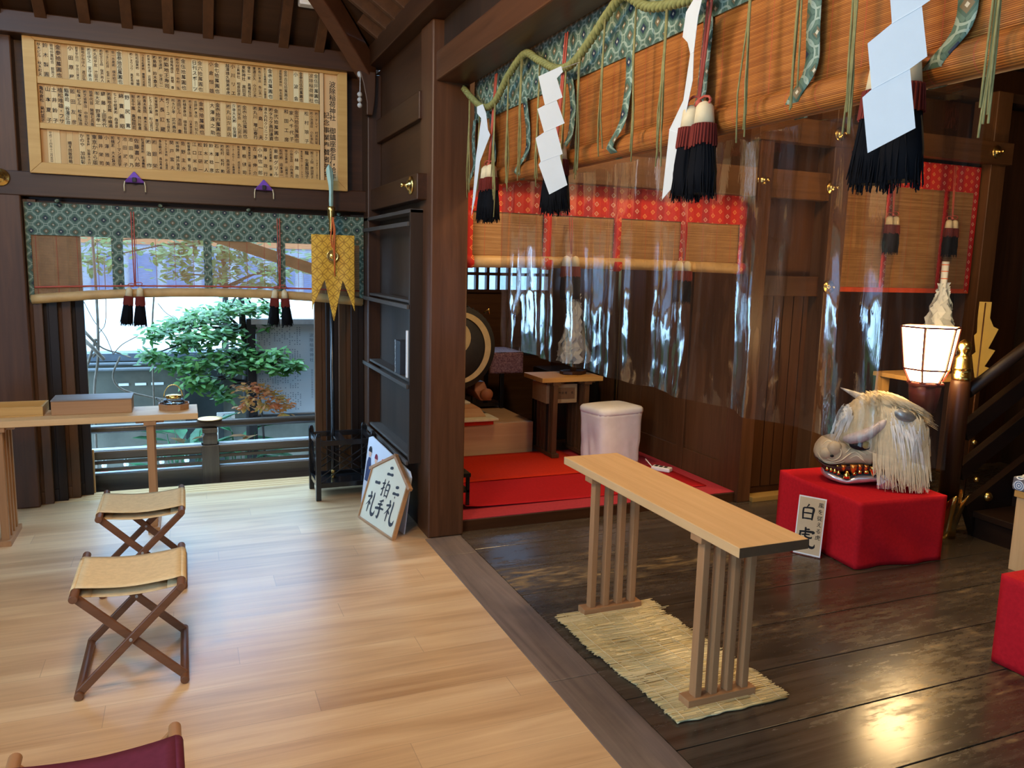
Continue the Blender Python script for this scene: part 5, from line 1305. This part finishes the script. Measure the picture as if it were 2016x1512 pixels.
# dotted white cloth edge at the back
for s in (-1, 1):
    b = MB(); b.grid(lambda u, v: tuple(Vector((1,s,1))*0 + Vector((lambda p: (p.x, s*(p.y+.012), p.z))(crown_pt(lerp(-.235,-.335,u), lerp(-.75,1.0,v))))), 6, 18); b.build('back_cloth', W['furwhite'], parent=th, solid=.002)
    b = MB()
    for k in range(13):
        for du in (0, 1):
            if du and k % 2: continue
            p = crown_pt(-.315+.045*du, lerp(-.6,.98,k/12)); b.sphere((p.x, s*(p.y+.0145), p.z), (.0055,.0025,.0055), 8, 5)
    b.build('dots', W['ink'], parent=th)

# ---- floor lantern
ln = thing('floor_lantern', 'lit hexagonal paper lantern flaring upward, standing beside the newel post', 'lantern', (4.085,3.375,0))
pm_ = Mat('glowing_paper', .6, .2); pm_.color((.9,.75,.5)); pm_.b.inputs['Emission Color'].default_value = (1.0,.66,.30,1); pm_.b.inputs['Emission Strength'].default_value = 36
hx6 = lambda r, z, rot=PI/6: [(r*math.cos(rot+k*PI/3), r*math.sin(rot+k*PI/3), z) for k in range(6)]
lv = [(.088,.978),(.125,1.055),(.162,1.305)]
for k in range(6):
    b = MB()
    for (r0_, z0_), (r1_, z1_) in zip(lv, lv[1:]):
        a, c = hx6(r0_,z0_), hx6(r1_,z1_); b.face([b.v(a[k]), b.v(a[(k+1) % 6]), b.v(c[(k+1) % 6]), b.v(c[k])])
    b.build('paper_panel', pm_.m, parent=ln)
fr_m = plain('dark_red_lacquer', (.12,.022,.016), .4, .4)
for k in range(6):
    b = MB()
    for (r0_, z0_), (r1_, z1_) in zip(lv, lv[1:]): b.bar(hx6(r0_+.004,z0_)[k], hx6(r1_+.004,z1_)[k], .010, .010)
    b.build('corner_rib', fr_m, parent=ln)
for r_0, z_0 in lv:
    b = MB(); a = hx6(r_0+.005, z_0)
    for k in range(6): b.bar(a[k], a[(k+1) % 6], .008, .010)
    b.build('hoop', fr_m, parent=ln)
b = MB(); b.lathe([(.10,.955),(.105,.965),(.10,.978)], (0,0,0), 6); b.lathe([(.07,.80),(.085,.90),(.09,.956)], (0,0,0), 12); b.build('collar', fr_m, parent=ln)
b = MB(); b.lathe([(.024,.04),(.024,.82)], (0,0,0), 12); b.build('stem', fr_m, parent=ln)
b = MB(); b.lathe([(.12,0),(.12,.02),(.06,.04)], (0,0,0), 12); b.build('foot', fr_m, parent=ln)

# ---- newel post, handrail, stair
nw = thing('newel_post', 'round dark newel post with brass onion cap and brass foot at the stair', 'post', (4.345,3.345,0))
b = MB(); b.lathe([(.058,.02),(.058,.90),(.056,.96),(.048,1.0)], (0,0,0), 24); b.build('shaft', W['darkz'], parent=nw)
b = MB(); b.lathe([(.053,.985),(.055,.99),(.055,1.02),(.051,1.024),(.051,1.05),(.054,1.054),(.054,1.062),(.050,1.066),(.048,1.115),(.040,1.128),(.026,1.14),(.024,1.15),(.036,1.165),(.041,1.185),(.036,1.205),(.018,1.222),(.004,1.232)], (0,0,0), 28); b.build('onion_cap', W['goldbright'], parent=nw)
b = MB(); R = []
for z, k in ((.0,1.05),(.06,1.0),(.14,1.08),(.20,1.35),(.26,1.6)):
    R.append([((.062*k*(1+ (.18*math.cos(6*a) if z > .12 else 0)))*math.cos(a), (.062*k*(1+(.18*math.cos(6*a) if z > .12 else 0)))*math.sin(a), z+(.03*math.cos(6*a) if z > .18 else 0)) for a in [2*PI*j/36 for j in range(36)]])
b.loft(R, caps=False); b.build('leafed_foot', W['gold'], parent=nw, solid=.004)
hr = thing('handrail', 'dark sloping handrail with two bars climbing right from the newel post', 'handrail', (4.95,3.335,.6))
Lh = lambda x, y, z: (x-4.95, y-3.335, z-.6)
b = MB(); b.tube([Lh(4.40,3.335,.905),Lh(6.2,3.335,1.92)], .036, 14); b.build('top_rail', W['blackx'], parent=hr)
b = MB(); b.bar(Lh(4.40,3.335,.655), Lh(6.2,3.335,1.67), .05, .11); b.build('lower_rail', W['blackx'], parent=hr, bevel=.004)
b = MB(); b.bar(Lh(4.40,3.335,.40), Lh(6.2,3.335,1.42), .05, .10); b.build('lower_rail', W['blackx'], parent=hr, bevel=.004)
for x, z in ((4.46,.60),(4.52,.36)):
    b = MB(); b.lathe([(.018,0),(.018,.006),(.014,.016),(.004,.022)], Lh(x,3.305,z), 14, Matrix.Rotation(PI/2,3,'X')); b.build('brass_stud', W['gold'], parent=hr)
sr = thing('staircase', 'dark wooden stair climbing toward the sanctuary on the right', 'stairs', (5.3,2.35,0))
for k in range(5):
    b = MB(); b.box((4.48+.32*k-5.3,-.95,.13+.17*k), (4.84+.32*k-5.3,.92,.17+.17*k)); b.build('tread', W['blacky'], parent=sr, bevel=.004)
    b = MB(); b.box((4.51+.32*k-5.3,-.95,.17*k+.001), (4.53+.32*k-5.3,.92,.13+.17*k)); b.build('riser', W['blacky'], parent=sr)
b = MB(); b.bar((4.48-5.3,.95,.10), (6.2-5.3,.95,1.0), .05, .24); b.build('stringer', W['blackx'], parent=sr)
Mk = Matrix.Rotation(PI/2, 3, 'X')
b = MB(); b.lathe([(.032,0),(.033,.006),(.028,.016),(.016,.028),(.003,.032)], (4.60-5.3,.924,.25), 18, Mk); b.build('brass_stud', W['gold'], parent=sr)
# ---- pale table, white wand, yellow zigzag behind the lantern
t = thing('wand_table', 'pale wooden table behind the lantern and the stair rail', 'table', (4.76,3.97,0))
b = MB(); b.box((-.24,-.20,.895), (.24,.20,.925)); b.build('tabletop', W['framex'], parent=t, bevel=.003)
for x in (-.19,.19):
    b = MB(); b.box((x-.05,-.17,.03), (x+.05,-.14,.895)); b.box((x-.05,.14,.03), (x+.05,.17,.895)); b.build('leg_panel', W['framez'], parent=t)
    b = MB(); b.box((x-.06,-.19,0), (x+.06,.19,.03)); b.build('foot_rail', W['framey'], parent=t)
b = MB(); b.lathe([(.016,-.004),(.016,.0)], (-.19,-.172,.80), 12, Matrix.Rotation(PI/2,3,'X')); b.build('peg_hole', W['ink'], parent=t)
t = thing('paper_wand', 'tall white paper wand with bound top standing behind the lantern', 'ritual wand', (4.90,3.985,.9255))
b = MB(); b.lathe([(.06,0),(.06,.02),(.02,.03)], (0,0,0), 8); b.build('base', W['framex'], parent=t)
b = MB(); b.lathe([(.014,.02),(.022,.62),(.024,.78)], (0,0,0), 12); b.build('stick', W['paper'], parent=t)
for z in (.66,.71,.755):
    b = MB(); b.lathe([(.0252,z),(.0252,z+.006)], (0,0,0), 12); b.build('binding', W['orange'], parent=t)
paper_bunch(t, .14, .64, .03, .13, 60, 9)
t = thing('zigzag_streamer', 'yellow zigzag paper streamer beside the tall white wand', 'paper streamer', (4.885,3.625,.94), -math.atan2(4.885,3.625))
b = MB()
yz = [(-.03,.0),(.02,.0),(.05,.07),(.02,.08),(.07,.19),(.03,.20),(.075,.33),(.045,.345),(.02,.40),(.02,.505),(-.05,.505),(-.05,.40),(-.045,.30),(-.06,.28),(-.04,.17),(-.06,.15)]
b.prism(yz, lambda u, v, d: (u, d, v), 0, .0015); b.build('paper_strip', plain('shaded_yellow_paper', (.20,.14,.03), .6, .2, 0, .08, 8), parent=t)  # yellow lowered so its colour holds the shade it stands in
b = MB(); b.tube([(-.015,.004,-.935),(-.015,.004,.50)], .006, 8); b.build('stick', W['darkz'], parent=t)
# ---- pale wood box with patterned parcel
t = thing('pale_box', 'tall pale wooden box at the right edge by the stair', 'box', (4.325,2.61,0))
b = MB(); b.box((-.125,-.22,0), (.125,.21,.415)); b.build('box_body', W['hinokiz'], parent=t, bevel=.003)
b = MB(); b.box((-.135,-.23,.415), (.135,.22,.452)); b.build('lid', W['framey'], parent=t, bevel=.003)
t = thing('patterned_parcel', 'parcel wrapped in blue and white circle patterned paper on the pale box', 'parcel', (4.30,2.62,.4525))
mp_ = Mat('blue_circle_paper', .6, .3); x, y, z = mp_.xyz(); c = .062
fy_ = (y/c + .5).frac()-.5; fz_ = ((z+.002)/c).frac()-.5; fx_ = (x/c).frac()-.5
nzv = mp_.n('NewGeometry')
r_ = (fy_*fy_ + fz_*fz_).sqrt()
col = mp_.mix((r_*34).sin().gt(.2), (.10,.17,.30), (.62,.70,.76)); col = mp_.mix(r_.gt(.47), col, (.12,.12,.14)); mp_.color(col)
b = MB(); b.box((-.115,-.20,0), (.115,.225,.075)); b.build('wrapping', mp_.m, parent=t, bevel=.01)
b = MB(); b.box((-.09,-.17,.0752), (.09,.19,.090)); b.build('top_sheet', plain('cream_sheet', (.60,.55,.42), .7), parent=t, bevel=.003)
# ================================================================== garden outside
Sz('floor', box((-12,5.95,-.86), (14,30,-.80)), W['ground'])
# veranda railing
rl = thing('veranda_railing', 'weathered wooden veranda railing with round top rail outside the opening', 'railing', (.2,6.10,-.055))
Lr_ = lambda x, y, z: (x-.2, y-6.10, z+.055)
b = MB(); b.box(Lr_(-2.2,6.06,-.052), Lr_(1.32,6.14,.078)); b.build('base_rail', W['railx'], parent=rl, bevel=.004)
b = MB(); b.box(Lr_(-2.2,6.05,.185), Lr_(1.32,6.15,.250)); b.build('middle_rail', W['railx'], parent=rl, bevel=.012)
for z in (.108,.158):
    b = MB(); b.box(Lr_(-2.2,6.09,z-.012), Lr_(1.32,6.11,z+.010)); b.build('lattice_rail', W['railx'], parent=rl)
b = MB(); b.tube([Lr_(-2.2,6.10,.398),Lr_(1.32,6.10,.398)], .030, 14); b.build('top_rail', W['railx'], parent=rl)
capm = plain('skylit_rail_top', (.40,.42,.44), .5, .4)  # pale caps paint the sky's light onto the rail tops
for x0_, x1_ in ((-2.2,.083),(.207,1.32)):
    for z in (.079,.2505):
        b = MB(); b.box(Lr_(x0_,6.062,z), Lr_(x1_,6.138,z+.003)); b.build('skylit_top', capm, parent=rl)
for x in (-1.55,.145):
    b = MB(); b.box(Lr_(x-.06,6.035,-.052), Lr_(x+.06,6.165,.25)); b.build('post', W['railz'], parent=rl, bevel=.004)
    b = MB(); b.loft([[Lr_(x-q,6.10-q,z) if k == 0 else Lr_(x+q,6.10-q,z) if k == 1 else Lr_(x+q,6.10+q,z) if k == 2 else Lr_(x-q,6.10+q,z) for k in range(4)] for q, z in ((.048,.25),(.052,.29),(.052,.315),(.036,.335),(.052,.340),(.052,.372))], smooth=False); b.build('capital_block', W['railz'], parent=rl, bevel=.003)
t = thing('wooden_dish', 'small pale round dish lying on the railing above its post', 'dish', (.150,6.10,.4285))
b = MB(); b.lathe([(.05,0),(.085,.006),(.088,.010),(.05,.006),(.002,.005)], (0,0,0), 24); b.build('dish_body', W['hinokix'], parent=t)
# concrete wall with pipes
cw = Sz('wall_garden', box((-4,7.6,-.8), (5,7.75,.70)), W['concrete'])
b = MB(); b.box((-4,7.57,.70), (5,7.80,.765)); b.build('coping', plain('grey_coping', (.09,.105,.125), .6), parent=cw)
for k, z in enumerate((.685,.64)):
    b = MB(); b.tube([(-4,7.56-.02*k,z),(5,7.56-.02*k,z-.02)], .014, 8); b.build('pipe', plain('grey_pipe', (.12,.13,.135), .5), parent=cw)
b = MB(); b.box((-.02,7.50,-.8), (.30,7.61,.70)); b.build('wall_pier', plain('dark_pier', (.03,.033,.031), .85, .2, 0, .3, 3), parent=cw)
for k in range(3):
    b = MB(); b.box((-.55+.13*k,7.592,.478), (-.47+.13*k+.01*k,7.60,.50)); b.build('paper_scrap', W['white'], parent=cw)
# notice board
nb = thing('notice_board', 'tall grey stone notice panel with faint engraved columns in the garden', 'notice board', (.98,7.05,-.8))
b = MB(); b.box((-.42,-.02,1.06), (.34,.03,1.86)); b.build('panel', plain('grey_blue_panel', (.27,.285,.29), .5, .3, 0, .05, 2), parent=nb)
b = MB(); b.box((-.46,-.05,1.855), (.40,.06,1.90)); b.build('cap_rail', W['steelgrey'], parent=nb)
b = MB(); b.box((-.46,-.04,1.02), (.40,.05,1.062)); b.build('bottom_rail', W['blackmatte'], parent=nb)
for x in (-.46,.375):
    b = MB(); b.box((x-.035,-.03,0), (x+.035,.04,1.90)); b.build('post', W['blackmatte'], parent=nb)
b = MB(); fr = lambda u, v: (u, -.0205, v)
column(b, '波除稲荷神社', fr, .040, 1.78, 1.52, .035, .01); column(b, '御鎮座記念事業奉賛者芳名', fr, .042, 1.46, 1.20, .02, .0)
rg = random.Random(3)
for k in range(17):
    for j in range(4):
        z = 1.83-.19*j
        for q in range(10):
            if rg.random() < .55: x = -.40+.021*k; b.box((x,-.0208,z-.016*q-.010), (x+.009,-.0201,z-.016*q-.002))
b.build('lettering', plain('faint_grey_ink', (.10,.115,.135), .6), parent=nb)
# trees
def leaf_blob(b, c, r, n, L, rg, flat=.6, col_dir=(0,-1,0)):
    for k in range(n):
        p = Vector((rg.gauss(0,.45), rg.gauss(0,.45), rg.gauss(0,.40)))
        p = Vector(c) + Vector((p.x*r, p.y*r, p.z*r*flat))
        d = Vector((rg.uniform(-1,1), rg.uniform(-.9,.4), rg.uniform(-.5,.25)))
        leaf(b, p, d, L*rg.uniform(.7,1.2), L*.42, up=(rg.uniform(-.4,.4),-.5,1))
def tree(name, label, base, trunk, blobs, leafm, L, n, seed, tr=.05, ground=-.8):
    t = thing(name, label, 'tree', (base[0],base[1],ground)); o = Vector((base[0],base[1],ground)); rg = random.Random(seed)
    b = MB(); b.tube([Vector(p)-o for p in trunk], [tr*(1-.5*i/(len(trunk)-1)) for i in range(len(trunk))], 9); b.build('trunk', W['bark'], parent=t)
    b = MB(); 
    for c, r in blobs:
        q = min(trunk, key=lambda p: (Vector(p)-Vector(c)).length); m_ = (Vector(q)+Vector(c))/2 + Vector((0,0,.04))
        b.tube([Vector(q)-o, m_-o, Vector(c)-o], [tr*.35,tr*.22,tr*.08], 6)
    b.build('branches', W['bark'], parent=t)
    b = MB()
    for c, r in blobs: leaf_blob(b, Vector(c)-o, r, int(n*r/.16), L, rg)
    b.build('foliage', leafm, parent=t)
    return t
Yn = 7.0
nb_ = [((x,Yn+dy,z),r) for x, z, r, dy in ((-.20,1.00,.12,-.05),(-.06,1.05,.14,.1),(.10,1.12,.15,0),(.24,1.14,.15,.1),(.36,1.20,.14,0),(.16,.97,.17,-.1),(.0,.90,.14,0),(.32,1.0,.16,0),(-.12,.76,.11,-.1),(-.26,.82,.10,-.1),(.03,.73,.15,-.15),(.16,.60,.13,-.2),(.27,.50,.09,-.2),(.35,.72,.13,-.1),(.43,.84,.13,0),(.56,.75,.12,-.1),(.70,.82,.10,-.15),(.84,.73,.10,-.2),(.72,.70,.10,-.2),(.55,1.18,.13,.1),(.72,1.20,.12,.1),(.62,1.02,.10,.1),(.05,.62,.12,-.2),(.22,.80,.15,-.1))]
tree('garden_tree', 'leafy green tree in the middle of the garden opening', (.52,7.15), [(.52,7.15,-.8),(.51,7.12,.2),(.48,7.1,.55),(.50,7.1,.75),(.46,7.1,1.0),(.45,7.1,1.3)], nb_, W['foliage'], .072, 150, 11)
mp3 = [((x,6.85,z),r) for x, z, r in ((.44,.55,.07),(.53,.54,.08),(.62,.50,.09),(.72,.44,.08),(.78,.37,.06),(.50,.44,.08),(.58,.38,.08),(.42,.38,.06),(.68,.38,.05),(.74,.30,.04))]
tree('maple', 'small maple with orange and pink autumn leaves by the notice panel', (.60,6.95), [(.60,6.95,-.8),(.60,6.93,0),(.58,6.9,.35),(.56,6.88,.5)], mp3, W['maple'], .050, 110, 5, .012)
far = [((x,9.0+dy,z),r) for x, z, r, dy in ((-.85,1.55,.28,0),(-.7,1.75,.25,.2),(-.15,1.62,.28,0),(.08,1.72,.30,.1),(.32,1.66,.32,0),(.62,1.60,.30,.1),(.92,1.48,.25,0),(1.2,1.58,.25,.2),(-.02,1.45,.22,0),(.35,1.44,.24,0),(.6,1.85,.25,0),(.2,1.9,.25,0),(.75,1.33,.2,0))]
tree('street_tree', 'yellow green tree beyond the wall, seen through the window blind', (.4,9.1), [(.4,9.1,-.8),(.4,9.1,.6),(.42,9.1,1.3),(.40,9.1,1.8)], far, W['foliage2'], .10, 62, 17, .045)
def curve3(P, n=5):
    P = [Vector(p) for p in P]; Q = [2*P[0]-P[1]] + P + [2*P[-1]-P[-2]]; out = []
    for i in range(1, len(Q)-2):
        a, b_, c, d = Q[i-1:i+3]
        for k in range(n):
            t = k/n; out.append(.5*((2*b_) + (c-a)*t + (2*a-5*b_+4*c-d)*t*t + (3*b_-a-3*c+d)*t**3))
    return out + [P[-1]]
vn = thing('bare_vine', 'tangle of bare dry vines at the left side of the garden opening', 'vine', (-.62,7.2,-.8))
for P, r in (([(-.71,7.2,-.8),(-.705,7.2,.4),(-.66,7.2,.79),(-.65,7.2,1.25),(-.66,7.2,1.9)], .012), ([(-.80,7.25,1.05),(-.74,7.2,.98),(-.66,7.2,.86),(-.70,7.2,.78)], .012), ([(-.78,7.2,.95),(-.69,7.15,.86),(-.62,7.2,.76)], .016), ([(-.66,7.2,.88),(-.60,7.2,.84),(-.50,7.25,.80),(-.42,7.2,.77)], .007), ([(-.55,7.2,.80),(-.48,7.2,.88),(-.36,7.2,.95)], .005),
             ([(-.25,7.2,-.8),(-.26,7.2,.4),(-.25,7.2,1.0),(-.22,7.2,1.35)], .008), ([(-.75,7.2,1.25),(-.68,7.2,1.08),(-.60,7.2,.95),(-.55,7.2,.80)], .004), ([(-.58,7.2,1.6),(-.59,7.2,1.1),(-.64,7.2,.98)], .004), ([(-.50,7.2,.78),(-.56,7.2,.62),(-.50,7.25,.5),(-.30,7.3,.42),(-.12,7.3,.38)], .009), ([(-.20,7.2,1.22),(-.14,7.2,1.14),(-.05,7.2,1.08)], .004), ([(-.74,7.2,.72),(-.70,7.2,.84),(-.67,7.2,.93)], .012)):
    b = MB(); b.tube([Vector(q[:3])-Vector((-.62,7.2,-.8)) for q in curve3(P)], r, 6); b.build('stem', W['vine'], parent=vn)
# low plants behind the railing
for i, (x, y, s_, lab) in enumerate(((-.05,6.97,1.,'clump of broad dark green leaves behind the railing, left of its post'), (.42,6.97,.8,'clump of broad dark green leaves behind the railing, right of its post'))):
    t = thing('broad_leaf_plant', lab, 'plant', (x,y,-.8), 0, 'broad leaved plants behind the railing'); rg = random.Random(30+i)
    b = MB()
    for k in range(22):
        a = rg.uniform(0,2*PI); L = rg.uniform(.28,.42)*s_; h = rg.uniform(.65,.98)
        leaf(b, (.14*math.cos(a),.10*math.sin(a),h), (math.cos(a)*.7,math.sin(a)*.5,rg.uniform(-.1,.5)), L, .10, bend=.8)
        b.tube([(0,0,0),(.08*math.cos(a),.06*math.sin(a),h*.6),(.14*math.cos(a),.10*math.sin(a),h)], .004, 5)
    b.build('leaves', W['broadleaf'], parent=t)
    for k in range(3): b2 = MB(); leaf(b2, (.06*k-.05,-.10,.86+.03*k), (rg.uniform(-.8,.8),-.4,.3), .26*s_, .10, bend=.8); b2.build('dry_leaf', plain('dry_orange_leaf', (.45,.25,.12), .7), parent=t)
# fox figurines on a ledge behind the railing
ld = tag(MB().box((-1.0,6.45,-.20), (.9,6.75,-.12)).build('stone_ledge', W['concrete']), 'low stone ledge behind the veranda railing', 'ledge')
for i, (x, lab) in enumerate(((-.60,'white fox figurine on the ledge, first from the left jamb'), (-.45,'white fox figurine on the ledge, second from the left jamb'), (-.20,'white fox figurine on the ledge, third from the left jamb'), (-.02,'white fox figurine on the ledge, fourth from the left jamb'), (.12,'white fox figurine on the ledge nearest the railing post'))):
    t = thing('fox_figurine', lab, 'figurine', (x,6.58,-.1195), 0, 'white fox figurines on the ledge')
    b = MB(); b.lathe([(.026,0),(.034,.02),(.030,.07),(.018,.11),(.014,.125)], (0,0,0), 12); b.sphere((0,-.008,.140), (.020,.026,.020), 12, 8); b.loft([[(-.006,-.03,.132),(.006,-.03,.132),(.006,-.03,.142),(-.006,-.03,.142)],[(-.002,-.050,.133),(.002,-.050,.133),(.002,-.050,.137),(-.002,-.050,.137)]])
    for s in (-1, 1): b.lathe([(.007,.150),(.004,.172),(.0005,.182)], (s*.012,0,0), 6)
    b.build('body', W['white'], parent=t)
    b = MB(); b.lathe([(.033,.055),(.034,.075),(.024,.100)], (0,-.002,0), 12); b.build('red_bib', W['red'], parent=t)
    b = MB(); b.sphere((-.008,-.026,.146), .0035, 6, 5); b.sphere((.008,-.026,.146), .0035, 6, 5); b.build('eyes', W['ink'], parent=t)
t = thing('name_card', 'small white card with brush marks standing by the concrete pier', 'card', (.30,7.10,-.8))
b = MB(); b.box((-.07,-.004,1.035), (.075,.004,1.095)); b.build('card_face', W['white'], parent=t)
b = MB(); b.tube([(-.066,.008,0),(-.066,.008,1.09)], .006, 6); b.build('stake', W['white'], parent=t)
b = MB(); column(b, 'むく', lambda u, v: (v-1.065+.0, -.0045, 1.065-u), 0, 1.12, 1.03, .04, .01); b.build('lettering', W['ink'], parent=t)
# street beyond: hoarding, far building, diagonal eave brace
tag(MB().box((-9,11.0,-.8), (9,11.08,1.16)).build('white_hoarding', W['whitewall']), 'long white street hoarding beyond the concrete wall', 'hoarding')
fb = thing('far_building', 'blue and white street building with an orange band, seen through the window blind', 'building', (0,16.4,-.8))
b = MB(); b.box((-9,-.3,0), (9,.3,7)); b.build('wall', plain('pale_blue_wall', (.17,.20,.24), .7), parent=fb)
b = MB(); b.box((-9,-.34,2.62), (9,-.3,2.76)); b.build('orange_band', plain('orange_sign_band', (.30,.11,.04), .6), parent=fb)
for k in range(14):
    b = MB(); b.box((-4.0+.62*k,-.33,1.75), (-3.55+.62*k,-.3,2.45)); b.build('window', plain('blue_window_glass', (.06,.10,.18), .3), parent=fb)
tag(MB().bar((.10,6.35,1.80), (1.5,6.35,1.36), .07, .085).build('eave_brace', W['leg' 'x'], bevel=.004), 'slanting brown eave brace outside, seen through the window blind', 'brace')
done_lettering()
